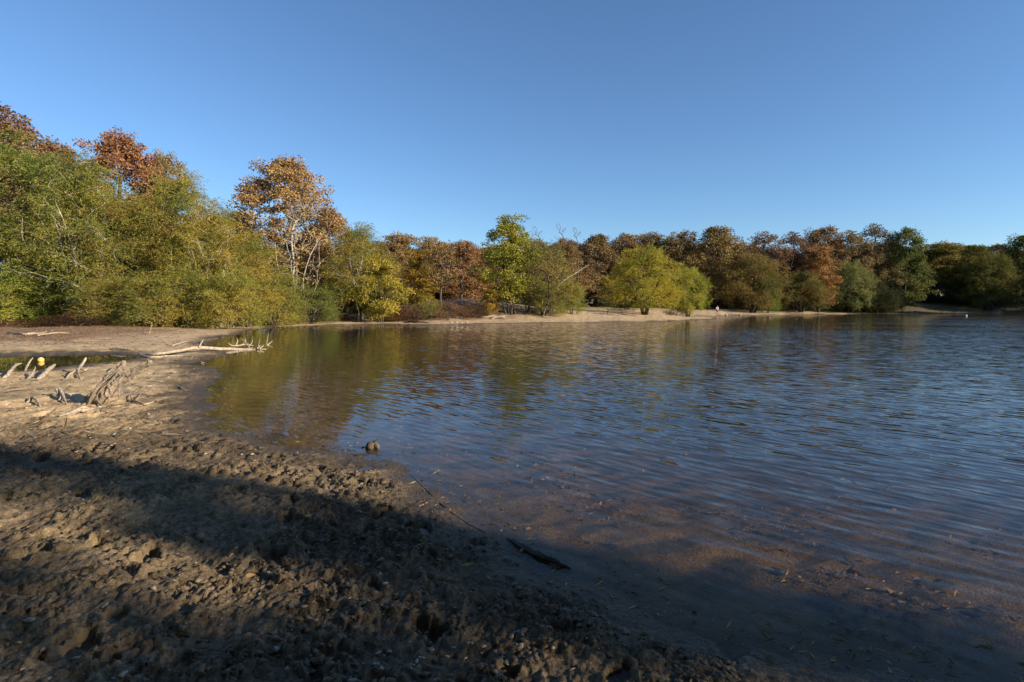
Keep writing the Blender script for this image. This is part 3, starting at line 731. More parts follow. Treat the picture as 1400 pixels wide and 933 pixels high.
for u, D, top, hw, k, m, tint, lab in [
        (560, 56, 415, 24, 'brush0', 'brush', (1, 1, 1), 'low russet brush right of the bright yellow tree'),
        (585, 57, 408, 26, 'brush1', 'willow', (.7, .9, .8), 'green brown brush left of the thin grey trunk'),
        (612, 57, 410, 24, 'brush0', 'brush', (1.2, 1.1, 1), 'russet brush at the foot of the thin grey trunk'),
        (640, 59, 414, 24, 'brush1', 'brush', (.9, .9, .9), 'dark russet brush left of the small orange yellow shrub'),
        (450, 54, 420, 22, 'brush1', 'brush', (1, .9, .8), 'russet brush left of the fan stemmed willow'),
        (655, 60, 417, 18, 'brush0', 'brush', (.8, .8, .8), 'small brown brush behind the small orange yellow shrub'),
        (20, 38.5, 436, 40, 'brush0', 'brush', (.9, .8, .8), 'low reddish brush at the left edge above the beach'),
        (68, 38, 437, 34, 'brush1', 'brush', (.8, .7, .7), 'low reddish brush under the second willow'),
        (108, 37.5, 425, 36, 'brush0', 'brush', (.55, .5, .5), 'dark tangle of dead brown stems under the willows'),
        (128, 37.2, 432, 22, 'brush1', 'brush', (.45, .4, .4), 'darkest low tangle of dead stems at the beach edge'),
        (395, 48, 425, 26, 'brush0', 'willow', (.8, .8, .8), 'low olive brush at the end of the left bank'),
        (546, 55.5, 424, 18, 'brush1', 'brush', (1.1, .9, .8), 'small russet brush close to the bright yellow tree'),
        (850, 77, 418, 16, 'brush1', 'brush', (1, 1, .8), 'dry brush left of the large lime bush stems'),
        (925, 80, 420, 18, 'brush0', 'brush', (.9, .9, .8), 'dry brush between the two lime bushes')]:
    T('dry_brush', k, u, D, top, hw, m, 'bark', tint, lab, 'brush', 'brush along the bank')
# far wood, front trees one can pick out
for nm, k, u, D, top, hw, m, bk, tint, lab in [
        ('oak_tree', 'far_oak0', 545, 84, 320, 40, 'oak', 'bark', (1.10, 1.11, 0.99), 'brown oak showing above the bright yellow tree'),
        ('oak_tree', 'far_oak1', 590, 86, 325, 34, 'oak', 'bark', (1.16, 1.24, 0.99), 'tan brown oak behind the thin grey trunked tree'),
        ('oak_tree', 'far_oak2', 634, 84, 330, 36, 'oak', 'bark', (1.22, 1.05, 0.99), 'reddish brown oak left of the cottonwood'),
        ('oak_tree', 'far_oak3', 666, 90, 337, 30, 'oak', 'bark', (0.93, 0.85, 0.88), 'dark brown oak close behind the cottonwood'),
        ('oak_tree', 'far_oak0', 735, 95, 330, 36, 'oak', 'bark', (0.99, 0.98, 0.88), 'brown oak behind the half bare willow'),
        ('oak_tree', 'far_oak1', 770, 100, 328, 34, 'oak', 'bark', (1.04, 0.98, 0.88), 'brown oak at the left end of the grass field'),
        ('oak_tree', 'far_oak2', 815, 118, 322, 38, 'oak', 'bark_dark', (0.87, 0.91, 0.88), 'dark brown oak at the back of the grass field'),
        ('oak_tree', 'far_oak3', 855, 122, 322, 34, 'oak', 'bark_dark', (0.93, 0.91, 0.88), 'brown oak just left of the large lime bush top'),
        ('oak_tree', 'far_oak0', 890, 122, 320, 36, 'oak', 'bark_dark', (0.99, 1.05, 0.88), 'brown oak straight behind the large lime bush'),
        ('oak_tree', 'far_oak1', 928, 120, 318, 36, 'oak', 'bark_dark', (0.93, 0.98, 0.88), 'brown oak between the two lime bushes'),
        ('oak_tree', 'far_oak2', 980, 118, 311, 44, 'oak', 'bark_dark', (1.10, 1.18, 0.88), 'large domed tan brown oak behind the standing person'),
        ('oak_tree', 'lacy_oak0', 1042, 122, 317, 34, 'oak', 'bark_dark', (0.93, 0.81, 0.88), 'reddish brown oak right of the large domed oak'),
        ('oak_tree', 'lacy_oak0', 1082, 124, 318, 32, 'oak', 'bark_dark', (0.87, 0.72, 0.83), 'purple brown oak with sky showing through its crown'),
        ('oak_tree', 'far_oak3', 1118, 128, 312, 34, 'oak', 'bark_dark', (1.04, 0.98, 0.88), 'brown oak above the orange tree'),
        ('oak_tree', 'lacy_oak0', 1160, 126, 316, 34, 'oak', 'bark_dark', (0.93, 0.98, 0.83), 'dark lacy oak crown above the grey green willow'),
        ('oak_tree', 'lacy_oak0', 1192, 132, 307, 30, 'oak', 'bark_dark', (0.76, 0.85, 0.77), 'dark open oak reaching highest on the right'),
        ('willow_tree', 'bush1', 1028, 112, 347, 42, 'willow', 'bark_dark', (.8, .75, .8), 'broad dull olive tree right of the standing person'),
        ('willow_shrub', 'shrub0', 1050, 112, 377, 15, 'lime', 'bark_dark', (.5, .8, .8), 'small fresh green shrub in front of the dull olive tree'),
        ('maple_tree', 'cottonwood0', 1117, 118, 338, 26, 'oak', 'bark_dark', (1.56, 1.31, 0.99), 'orange tree glowing among the dark trees of the far shore'),
        ('willow_tree', 'bush0', 1095, 116, 372, 34, 'willow', 'bark_dark', (.7, .75, .8), 'low dark olive tree at the foot of the orange tree'),
        ('willow_tree', 'bush1', 1160, 120, 357, 28, 'willow', 'bark_dark', (.75, 1.0, 1.2), 'grey green willow right of the orange tree'),
        ('cedar_tree', 'cedar0', 1192, 123, 392, 22, 'cedar', 'bark_dark', (1, 1, 1), 'low dark evergreen right of the grey green willow'),
        ('cedar_tree', 'cedar0', 1214, 124, 384, 20, 'cedar', 'bark_dark', (1, 1, 1), 'taller dark evergreen left of the bare earth bank'),
        ('oak_tree', 'far_oak2', 1195, 128, 345, 26, 'oak', 'bark_dark', (0.99, 1.05, 0.88), 'orange brown oak behind the dark evergreens'),
        ('green_tree', 'far_oak3', 1232, 128, 314, 30, 'green', 'bark_dark', (1.3, 1.2, 1.2), 'grey green tree right of the highest dark oak'),
        ('green_tree', 'far_oak0', 1285, 138, 332, 40, 'green', 'bark_dark', (1.9, 1.3, 1.0), 'broad olive brown tree above the earth bank'),
        ('oak_tree', 'far_oak1', 1258, 140, 338, 24, 'oak', 'bark_dark', (0.81, 1.05, 0.77), 'dull brown oak between the grey green and the olive tree'),
        ('green_tree', 'far_oak2', 1330, 142, 336, 34, 'green', 'bark_dark', (1.5, 1.2, .9), 'dark olive tree second from the right edge'),
        ('green_tree', 'bush0', 1352, 128, 347, 32, 'green', 'bark_dark', (1.5, 1.2, .9), 'low round dark tree on the shaded bank near the right edge'),
        ('green_tree', 'far_oak3', 1398, 132, 320, 34, 'green', 'bark_dark', (1.2, 1.1, .9), 'tall dark green tree cut by the right edge of the photo')]:
    T(nm, k, u, D, top, hw, m, bk, tint, lab, 'tree', FW)
# second rank that only closes the wood
rw = random.Random(9)
for i in range(9):
    T('oak_tree', f'far_oak{i % 4}', 325 + i * 24, 78 + rw.uniform(-4, 8), 338 + rw.uniform(-8, 12), 36, 'green' if i % 3 == 0 else 'oak', 'bark_dark', (.7, .65, .6), 'dark tree closing the gap behind the golden oak and the fan stemmed willow', 'tree', 'trees behind the golden oak')
for i in range(34):
    u = 515 + i * 27 + rw.uniform(-8, 8)
    D = (108 if u < 780 else 140) + rw.uniform(-6, 12) + (14 if u > 1230 else 0)
    T('oak_tree', f'far_oak{i % 4}', u, D, 335 + rw.uniform(-4, 10), 34, 'oak', 'bark_dark', (.85, .72, .7), 'dark brown oak filling the back rank of the far wood', 'tree', 'back rank of the far wood')
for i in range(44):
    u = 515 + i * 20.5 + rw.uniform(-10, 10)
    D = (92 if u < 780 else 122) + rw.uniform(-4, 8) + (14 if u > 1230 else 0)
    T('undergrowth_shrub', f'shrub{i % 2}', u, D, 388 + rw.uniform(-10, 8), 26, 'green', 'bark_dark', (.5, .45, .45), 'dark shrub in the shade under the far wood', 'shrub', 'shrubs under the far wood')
# the wood goes on round the pond: right shore, and near bank trees placed out of view to shade the mud
for i, (x, y, h, w) in enumerate([(125.5, 105, 16, 6), (131, 105, 16, 6), (137, 99, 17, 6.5), (144, 93, 17, 6.5), (133, 114, 13, 6), (151, 87, 17, 7), (142, 120, 13, 6.5), (158, 81, 17, 7), (131, 131, 12, 6), (155, 105, 15, 7), (168, 72, 16, 7), (150, 136, 14, 7)]):
    T('oak_tree', f'far_oak{i % 4}', 0, 0, 0, 0, 'green' if i % 2 else 'oak', 'bark_dark', (.8, .8, .8), 'tree of the right shore beyond the edge of the photo', 'tree', 'right shore trees out of frame', world=(x, y, h, w))
SUN2 = np.array([SUN.x, SUN.y]) / math.hypot(SUN.x, SUN.y)
SIDE = np.array([-SUN2[1], SUN2[0]])
for i, (s, t, h, w, k) in enumerate([(-0.75, 17, 12.5, 3.4, 'oak0'), (-6.5, 20, 13, 4.4, 'oak1'), (-12, 24, 14, 5, 'oak2'), (-2.3, 31, 15.5, 3.9, 'willow1'), (-6, 34, 16, 5, 'oak0'),
        (3.3, 33, 16.0, 0.62, 'tall0'), (0.3, 25, 13.0, 1.3, 'cottonwood0'), (2.7, 5.2, 2.4, 0.45, 'shrub0'), (1.75, 5.0, 2.6, 0.6, 'shrub1'), (-4.9, 4.6, 12.5, 6.0, 'oak1'), (-9, 10, 14, 5.5, 'oak2'), (-8, -2, 13, 5.5, 'oak0'), (-6.5, -9, 13, 5.5, 'oak1'),  # unseen trees and shrubs from here on added to shape shade and dim skylight
        (-14, 2, 15, 6, 'oak2'), (-13, -14, 14, 6, 'oak0'), (-18, 14, 15, 6, 'oak1'), (-4.5, 11, 11, 4.5, 'willow0'), (-5, -4, 11, 5, 'willow2')]):
    x, y = SUN2 * t + SIDE * s
    kind_ = 'willow_shrub' if k[:2] == 'sh' else ('oak_tree' if k[0] == 'o' else ('willow_tree' if k[0] == 'w' else 'cottonwood_tree'))
    T(kind_, k, 0, 0, 0, 0, 'oak' if k[0] == 'o' else 'willow', 'bark', (1, 1, 1), 'near bank ' + kind_.replace('_', ' ') + ' out of view, placed to shade the mud', 'shrub' if k[:2] == 'sh' else 'tree', 'near bank ' + kind_.split('_')[0] + 's out of frame', world=(x, y, h, w), spin=i * 1.3)

# ------------------------------------------------------------------ driftwood, stump and small things
def pxg(u, v, lift=0.0):
    """point of the ground under a pixel"""
    d = ray(u, v); d = d / d[1]
    Y_ = np.exp(np.linspace(math.log(1.5), math.log(180), 420))
    def hit(Y_):
        g = np.maximum(ground_z(d[0] * Y_, Y_, False), -0.02)
        below = EYE + d[2] * Y_ <= g
        i = int(np.argmax(below)) if below.any() else len(Y_) - 1
        return max(i, 1)
    i = hit(Y_)
    Y2 = np.linspace(Y_[i - 1], Y_[i], 24); j = hit(Y2)
    y = Y2[j]; x = d[0] * y
    return np.array([x, y, max(gz(x, y), -0.02) + lift])

def sweep(points, radii, nseg=9, seed=0, rough=0.12, sub=5, twist=0.0, flat=1.0, jit=0.18):
    """tapered, ridged, slightly crooked limb through the points; closed ends"""
    rng = np.random.default_rng(seed)
    P = np.array(points, float); rad = np.array(radii, float)
    n = (len(P) - 1) * sub + 1
    t = np.linspace(0, len(P) - 1, n)
    i = np.minimum(t.astype(int), len(P) - 2); f = (t - i)[:, None]
    p0 = P[np.maximum(i - 1, 0)]; p1 = P[i]; p2 = P[i + 1]; p3 = P[np.minimum(i + 2, len(P) - 1)]
    C = 0.5 * ((2 * p1) + (-p0 + p2) * f + (2 * p0 - 5 * p1 + 4 * p2 - p3) * f ** 2 + (-p0 + 3 * p1 - 3 * p2 + p3) * f ** 3)
    rr = rad[i] * (1 - f[:, 0]) + rad[i + 1] * f[:, 0]
    C = C + rng.normal(size=C.shape) * (rr[:, None] * jit)
    T_ = np.gradient(C, axis=0); T_ /= np.linalg.norm(T_, axis=1, keepdims=True) + 1e-9
    ref = np.array([0.13, 0.21, 1.0]) if abs(T_[0][2]) < 0.9 else np.array([1.0, 0.2, 0.1])
    S = np.cross(T_, ref); S /= np.linalg.norm(S, axis=1, keepdims=True) + 1e-9
    U = np.cross(S, T_)
    a = np.arange(nseg) / nseg * 2 * math.pi
    ridge = 1 + rng.normal(size=nseg) * rough
    V = []
    for k in range(n):
        q = ridge * (1 + rng.normal(size=nseg) * rough * 0.6) * rr[k]
        aa = a + twist * k / n
        V.append(C[k] + S[k] * (np.cos(aa) * q)[:, None] + U[k] * (np.sin(aa) * q * flat)[:, None])
    V = np.concatenate(V + [C[:1] - T_[:1] * rr[0] * 0.4, C[-1:] + T_[-1:] * rr[-1] * rng.uniform(0.3, 1.5)])
    F_ = []
    for k in range(n - 1):
        for j in range(nseg):
            j2 = (j + 1) % nseg
            F_.append((k * nseg + j, k * nseg + j2, (k + 1) * nseg + j2, (k + 1) * nseg + j))
    for j in range(nseg):
        j2 = (j + 1) % nseg
        F_.append((n * nseg, j2, j)); F_.append((n * nseg + 1, (n - 1) * nseg + j, (n - 1) * nseg + j2))
    return V, F_

def join_parts(name, parts):
    V, F_, off = [], [], 0
    for v, f in parts:
        V.append(v); F_ += [tuple(i + off for i in q) for q in f]; off += len(v)
    me = bpy.data.meshes.new(name)
    me.from_pydata([tuple(map(float, p)) for p in np.concatenate(V)], [], F_)
    me.polygons.foreach_set('use_smooth', [True] * len(me.polygons))
    me.update()
    return me

def empty(name, loc, label, cat, group=None):
    o = bpy.data.objects.new(name, None); COL.objects.link(o)
    o.location = loc; o['label'] = label; o['category'] = cat
    o.empty_display_size = 0.2
    if group: o['group'] = group
    return o

# the dead stump: a torn, leaning bole with splintered prongs and roots
k = 0.0117
so = pxg(140, 551)
root = empty('dead_stump', so, 'weathered grey dead stump leaning right with splintered prongs and roots on the mud', 'stump')
def loc(u, v, y=0.0): return ((u - 140) * k, y, (551 - v) * k + 0.02)
rs = np.random.default_rng(3)
bole = [sweep([loc(116, 558), loc(131, 542), loc(146, 524, .04), loc(158, 508, .06), loc(169, 494, .08)], [.07, .085, .08, .065, .035], 11, 1, .26, flat=1.2, jit=.05),
        sweep([loc(128, 554, -.05), loc(146, 537, -.04), loc(163, 522), loc(184, 509, .02), loc(209, 493, .04)], [.065, .075, .065, .06, .035], 11, 2, .28, jit=.05),
        sweep([loc(140, 553, -.10), loc(152, 539, -.09), loc(164, 525, -.05), loc(176, 512)], [.05, .06, .05, .02], 9, 3, .3, jit=.05)]
for j in range(16):
    a, b = rs.uniform(0, 1), rs.normal(0, .045)
    hi = rs.uniform(0, 1)
    bole.append(sweep([loc(118 + 26 * a, 556 - 2 * rs.uniform(), -.14 * a + .05 + b), loc(141 + 16 * a, 535 - 8 * rs.uniform(), -.09 + b), loc(160 + 30 * a * hi + 6 * rs.uniform(), 518 - 22 * hi + 5 * rs.uniform(), b)],
                      [rs.uniform(.016, .03), rs.uniform(.012, .024), .006], 6, 20 + j, .15, jit=.06))
bm_ = join_parts('bole', bole)
o = link('bole', bm_, M['drift_grey'], root)
md = o.modifiers.new('fuse', 'REMESH'); md.mode = 'VOXEL'; md.voxel_size = 0.008; md.use_smooth_shade = True
ROOTS = [([(138, 546, -.08), (148, 549, -.2), (160, 554, -.28), (170, 558, -.30), (178, 560, -.32)], [.03, .022, .018, .014, .006]),
         ([(128, 548, -.08), (120, 556, -.2), (113, 562, -.3)], [.035, .025, .008]),
         ([(124, 546, .05), (117, 551, .0), (111, 557, -.02)], [.04, .025, .008]),
         ([(156, 540, -.1), (158, 549, -.15), (156, 556, -.16)], [.02, .014, .006]),
         ([(164, 532, .0), (168, 541, -.05), (167, 548, -.05)], [.016, .012, .005]),
         ([(140, 528, .05), (139, 520, .07), (138.5, 516, .07)], [.02, .012, .004]),
         ([(150, 520, .1), (155, 507, .15), (160, 499, .16)], [.025, .018, .006]),
         ([(133, 550, .1), (120, 546, .25), (108, 549, .3)], [.04, .03, .01])]
for j, (pp, rr) in enumerate(ROOTS):
    me = join_parts('stump_root', [sweep([loc(*p) for p in pp], rr, 7, 50 + j, .18)])
    link('root', me, M['drift_grey'], root)

def stick(name, pts, radii, label, mat='drift', cat='driftwood', group='driftwood on the spit', side=(), seed=0, part='branch'):
    """pts: (u, v, lift) pixels on the ground; side: further branches as parts"""
    W_ = [pxg(u, v, 0) for u, v, l in pts]
    base = W_[0].copy()
    W2 = [np.array([w[0], w[1], w[2] + l]) - base for w, (u, v, l) in zip(W_, pts)]
    main = join_parts(name, [sweep(W2, radii, 8, seed, .14)])
    if not side:
        return link(name, main, M[mat], None, base, label=label, category=cat, group=group)
    r_ = empty(name, base, label, cat, group)
    link('log' if name.endswith('log') else 'stem', main, M[mat], r_)
    for j, (sp, sr) in enumerate(side):
        ss = []
        for (u, v, l) in sp:
            g = pxg(u, v, 0); ss.append(np.array([g[0], g[1], g[2] + l]) - base)
        link(part, join_parts(part, [sweep(ss, sr, 6, seed + 90 + j, .12)]), M[mat], r_)
    return r_

def up(u, vb, vt):
    """height of something whose foot is at row vb and whose top shows at row vt"""
    g = pxg(u, vb); return float((vb - vt) * g[1] / F)

stick('fallen_log', [(190, 489, .10), (218, 488, .10), (250, 483, .13), (275, 481.5, .13), (318, 480, .06), (345, 479, .03), (364, 478.5, .03)], [.032, .042, .05, .065, .055, .032, .015],
      'long bleached fallen log lying across the spit into the water', cat='log', seed=4,
      side=[([(272, 482, .16), (277, 481, .34), (279, 480, .42)], [.03, .02, .006]),
            ([(190, 490, .1), (205, 490, .02), (225, 489, .02), (250, 488, .03)], [.04, .045, .03, .012]),
            ([(352, 479, .05), (356, 478, .18)], [.03, .008]), ([(355, 479, .06), (360, 478, .14), (361, 478, .2)], [.03, .02, .006])])
stick('dead_branch', [(313, 476, .12), (322, 475.5, .07), (333, 475, .10), (346, 474.5, .06)], [.02, .03, .03, .015], 'tangle of bleached upright dead twigs in the water behind the fallen log', cat='branch', seed=5,
      side=[([(322, 475.5, .05), (325, 475, .25), (324, 475, .38)], [.025, .02, .006]), ([(330, 475, .1), (336, 475, .25), (329, 475, .35)], [.025, .02, .006]),
            ([(335, 475, .1), (336, 474.5, .3), (333, 474, .38)], [.022, .016, .005]), ([(340, 475, .02), (345, 474, .2), (345, 474, .36)], [.02, .014, .005]),
            ([(316, 476, .1), (312, 476, .2), (315, 476, .1)], [.02, .016, .006]), ([(341, 475, .08), (336, 475, .2), (331, 475, .3)], [.018, .014, .005])])
stick('dead_branch', [(351, 475.5, -.05), (354, 472, .08), (356, 470, .28)], [.016, .014, .005], 'short bleached twig standing in water between tangle and log end', cat='branch', seed=6)
stick('dead_branch', [(364, 470, -.05), (366, 469, .2), (367.5, 467, .42)], [.02, .016, .005], 'tallest thin twig standing in the water past the log end', cat='branch', seed=7)
stick('dead_branch', [(363, 473, -.03), (369, 472, .08), (373, 471, .15)], [.022, .016, .005], 'low twig lying slantwise in the water past the log end', cat='branch', seed=8)
stick('dead_branch', [(236, 474.5, .04), (244, 472.5, .08), (252, 470, .06), (257, 468, .03)], [.03, .035, .03, .012], 'thin forked branch on the mud above the fallen log', cat='branch', seed=9,
      side=[([(240, 473, .06), (237, 472, .2), (238, 471, .26)], [.02, .015, .005])])
stick('dead_branch', [(272, 467, .05), (277, 470, .05), (281, 472.5, .04)], [.012, .016, .01], 'small straight twig on wet mud just behind the fallen log', cat='branch', seed=10)
stick('dead_branch', [(150, 478, .03), (165, 479, .06), (182, 479.5, .03)], [.03, .05, .02], 'pale flat branch lying on the mud behind the pool', cat='branch', seed=11)
stick('dead_branch', [(204, 458, .1), (207, 456, .3), (209, 455, .45)], [.025, .02, .008], 'short pale twig under the hanging willow shrubs', cat='branch', seed=12)
stick('dead_branch', [(10, 456, .05), (35, 459, .08), (58, 457, .05), (64, 455, .1)], [.03, .05, .04, .02], 'long thin pale branch on the beach at the far left', cat='branch', seed=13)
stick('dead_branch', [(52, 460, .05), (75, 458, .08), (96, 456.5, .04)], [.03, .04, .015], 'pale branch on the beach below the reddish brush', cat='branch', seed=14)
# stakes and snags by the pool
stick('driftwood_stake', [(3, 517, -.02), (14, 513, .10), (22, 508, .16), (30, 505, .16)], [0.033, 0.033, 0.030, 0.015], 'leftmost leaning driftwood stake beside the pool', seed=15)
stick('driftwood_stake', [(33, 508, -.03), (39, 506, .16), (45, 505, .30)], [0.022, 0.022, 0.015], 'thin upright driftwood stake next to the yellow ball', seed=16)
stick('driftwood_stake', [(38, 518, -.03), (44, 515, .08), (49, 513, .2)], [0.037, 0.026, 0.009], 'short pointed driftwood stub between the stake and the thick snag', seed=17)
stick('driftwood_snag', [(53, 519, -.03), (62, 515, .09), (70, 511, .17), (76, 508, .18)], [0.052, 0.052, 0.044, 0.018], 'thick blunt driftwood snag left of the small root clump', seed=18)
stick('root_clump', [(92, 516, -.02), (103, 512, .08), (112, 508, .2), (118, 507, .32)], [0.037, 0.044, 0.037, 0.026], 'small dead root clump with an upright stub by the pool', cat='stump', seed=19, part='root',
      side=[([(103, 513, .08), (97, 516, .05), (90, 518, .0)], [0.022, 0.018, 0.007]), ([(106, 512, .1), (108, 517, .05), (111, 519, .0)], [0.022, 0.018, 0.007]), ([(110, 510, .12), (117, 511, .1), (121, 509, .16)], [0.030, 0.022, 0.007])])
stick('driftwood_snag', [(148, 511, .0), (154, 508, .06), (158, 505, .09)], [0.022, 0.022, 0.009], 'small pale driftwood stub just behind the big stump', seed=20)
stick('root_arch', [(81, 546, .0), (80, 543, .14), (84, 545, .12), (92, 553, .0)], [0.026, 0.033, 0.026, 0.009], 'small arched root left of the big stump', seed=21)
stick('root_arch', [(38, 550, .0), (44, 548, .07), (50, 551, .05), (55, 556, .0)], [0.022, 0.026, 0.022, 0.007], 'low knobbly root half buried left of the arched root', seed=22)
stick('buried_root', [(82, 572, .01), (95, 566, .03), (112, 562.5, .03), (128, 559, .02)], [0.018, 0.037, 0.037, 0.022], 'long half buried root in front of the big stump', seed=23)
stick('curved_branch', [(179, 544, .06), (181, 548, .03), (188, 552, .025), (198, 556, .025), (210, 553, .02)], [0.009, 0.013, 0.016, 0.016, 0.011], 'curved bleached branch on the mud right of the big stump', seed=24, side=[([(186, 551, .02), (190, 546, .06), (193, 541, .03)], [0.010, 0.009, 0.004])])
stick('dead_branch', [(240, 528, .02), (247, 531, .03), (254, 535, .015)], [0.009, 0.012, 0.007], 'short pale stick on damp mud close to the water', cat='branch', seed=25)
stick('dead_branch', [(180, 527, .02), (195, 531, .02), (212, 530, .02)], [0.009, 0.010, 0.006], 'thin pale stick on mud between stump and spit', cat='branch', seed=26)
# things at the near water's edge
def wpt(u, v, z): 
    p = px_ground(u, v, z); return np.array([p[0], p[1], z])
def water_limb(name, pts, radii, label, cat, mat, seed, group=None):
    Wp = [wpt(*p) for p in pts]; b = Wp[0].copy()
    return link(name, join_parts(name, [sweep([w - b for w in Wp], radii, 8, seed, .12)]), M[mat], None, b, label=label, category=cat, group=group)
water_limb('sunken_log', [(694, 737, .0), (715, 747, .012), (745, 762, .012), (780, 778, -.005)], [.012, .026, .024, .012], 'dark wet log lying half sunk at the near water edge', 'log', 'drift_dark', 31)
water_limb('wet_branch', [(552, 640, -.01), (585, 672, .004), (612, 697, .004), (650, 722, .002), (690, 738, -.004)], [.003, .005, .006, .005, .003], 'thin dark branch curving along the near waterline', 'branch', 'drift_dark', 32)
sn = empty('mud_snag', wpt(508, 613, 0), 'small brown snag with a twig poking out of the shallow water', 'snag')
link('knot', join_parts('knot', [sweep([(-.06, 0, -.03), (-.02, 0, .03), (.03, .01, .035), (.09, -.01, -.01)], [.025, .045, .04, .015], 9, 33, .2)]), M['bark'], sn)
link('twig', join_parts('twig', [sweep([(.02, 0, .03), (.05, .02, .09), (.12, .03, .10)], [.01, .008, .003], 5, 34, .1)]), M['bark'], sn)
# far bank logs
stick('bleached_log', [(658, 435.5, .12), (672, 435.5, .16), (690, 436, .12)], [.12, .15, .06], 'bleached log on the far bank below the orange yellow shrub', cat='log', group='logs on the far bank', seed=35, side=[([(672, 437, .05), (680, 436.5, .2), (692, 435, .3)], [.05, .05, .02])])
stick('grey_log', [(552, 441.5, .05), (566, 442, .10), (586, 442, .05)], [.06, .09, .04], 'dark grey log at the far waterline below the russet brush', mat='drift_dark', cat='log', group='logs on the far bank', seed=36)
stick('leaning_stem', [(742, 433, .0), (752, 433, 2.0), (766, 433, 3.6), (786, 433, 4.8), (805, 433, 5.8)], [.10, .09, .075, .05, .015], 'bare pale stem leaning right over the shrubs beside the grass field', mat='bark_pale', cat='branch', group=None, seed=37)

# pale stones
def stone(u, v, sx, sy, sz, label, seed, mat):
    rng = np.random.default_rng(seed)
    bm = bmesh.new(); bmesh.ops.create_icosphere(bm, subdivisions=2, radius=1)
    for v_ in bm.verts:
        q = 1 + 0.22 * math.sin(v_.co.x * 3 + seed) * math.cos(v_.co.y * 2.6 + seed) + rng.normal() * .05
        v_.co = Vector((v_.co.x * sx * q, v_.co.y * sy * q, v_.co.z * sz * q))
    me = bpy.data.meshes.new('stone'); bm.to_mesh(me); bm.free()
    g = pxg(u, v)
    return link('stone', me, mat, None, (g[0], g[1], g[2] + sz * 0.35), label=label, category='stone', group='pale stones on the far beach')
M['stone'] = mat_plain('pale_stone', (0.42, 0.36, 0.28), 0.9)
stone(993, 430.8, .24, .2, .13, 'pale stone on the far beach just right of the standing person', 1, M['stone'])
stone(1012, 431, .26, .2, .10, 'flat pale stone at the far waterline right of the person', 2, M['stone'])
stone(751, 427, .35, .25, .25, 'white stone at the edge of the grass below the leaning stem', 3, M['stone'])
for j, (u, v) in enumerate([(617, 442.6), (624, 442.4), (631, 443), (638, 442.5)]):
    stone(u, v - 1.2, .16, .12, .05, ['leftmost flat pale stone of four at the far waterline', 'second flat pale stone of four at the far waterline', 'third flat pale stone of four at the far waterline', 'rightmost flat pale stone of four at the far waterline'][j], 4 + j, M['stone'])

# yellow ball by the pool and a white float far out
M['yellow_plastic'] = mat_plain('yellow_plastic', (0.85, 0.50, 0.10), 0.4, .12, 3)
M['white_plastic'] = mat_plain('white_plastic', (0.75, 0.75, 0.72), 0.4, .1, 3)
def lathe(prof, seg=20):
    V = [(r * math.cos(a), r * math.sin(a), z) for r, z in prof for a in np.arange(seg) / seg * 2 * math.pi]
    F_ = [(i * seg + j, i * seg + (j + 1) % seg, (i + 1) * seg + (j + 1) % seg, (i + 1) * seg + j) for i in range(len(prof) - 1) for j in range(seg)]
    return np.array(V), F_
def ball(name, pos, r, mat, label, cat, squash=.9):
    rt = empty(name, pos, label, cat)
    pr = [(r * math.sin(t) * (1 - .05 * (abs(math.cos(t)) < .12)), -r * squash * math.cos(t)) for t in np.linspace(0.02, math.pi - .02, 17)]
    link('shell', join_parts('shell', [lathe(pr)]), mat, rt)
    link('valve', join_parts('valve', [lathe([(.001, r * squash * 1.08), (.02, r * squash * 1.07), (.024, r * squash * .97)], 10)]), M['white_plastic'], rt)
    rt.rotation_euler = (.5, .4, 0)
    return rt
g = px_ground(56, 494.5, 0)
ball('yellow_float', (g[0], g[1], .045), .088, M['yellow_plastic'], 'round yellow float resting in the still pool', 'float')
g = px_ground(1321, 432.2, 0)
ball('white_float', (g[0], g[1], .07), .15, M['white_plastic'], 'tiny white float on dark water near the far right shore', 'float')

# picnic table
M['table'] = mat_wood('weathered_table_wood', (0.16, 0.12, 0.08), (0.34, 0.27, 0.19))
def box(cx, cy, cz, sx, sy, sz):
    v = np.array([(cx + a * sx / 2, cy + b * sy / 2, cz + c * sz / 2) for a in (-1, 1) for b in (-1, 1) for c in (-1, 1)])
    return v, [(0, 1, 3, 2), (4, 6, 7, 5), (0, 4, 5, 1), (2, 3, 7, 6), (0, 2, 6, 4), (1, 5, 7, 3)]
g = pxg(840, 431.5)
pt = empty('picnic_table', g, 'wooden picnic table on the beach left of the large lime bush', 'table')
pt.rotation_euler = (0, 0, .12)
def flatbox(name, *bx):
    me = join_parts(name, [box(*b) for b in bx]); me.polygons.foreach_set('use_smooth', [False] * len(me.polygons)); return me
tt = link('tabletop', flatbox('tabletop', (0, 0, .70, 1.9, .1, .03)), M['table'], pt)
for j in range(5): link('plank', flatbox('plank', (0, -.30 + j * .15, .745, 1.95, .135, .04)), M['table'], tt)
for sgn in (-1, 1):
    bn = link('bench', flatbox('bench', (0, sgn * .72, .43, 1.95, .26, .04)), M['table'], pt)
    for q in (-.7, .7):
        link('leg', join_parts('leg', [sweep([(q, sgn * .62, .0), (q, sgn * .2, .70)], [.05, .05], 4, 7, 0, 1)]), M['table'], pt)
for q in (-.7, .7): link('crossbar', flatbox('crossbar', (q + .06, 0, .38, .04, 1.6, .09)), M['table'], pt)

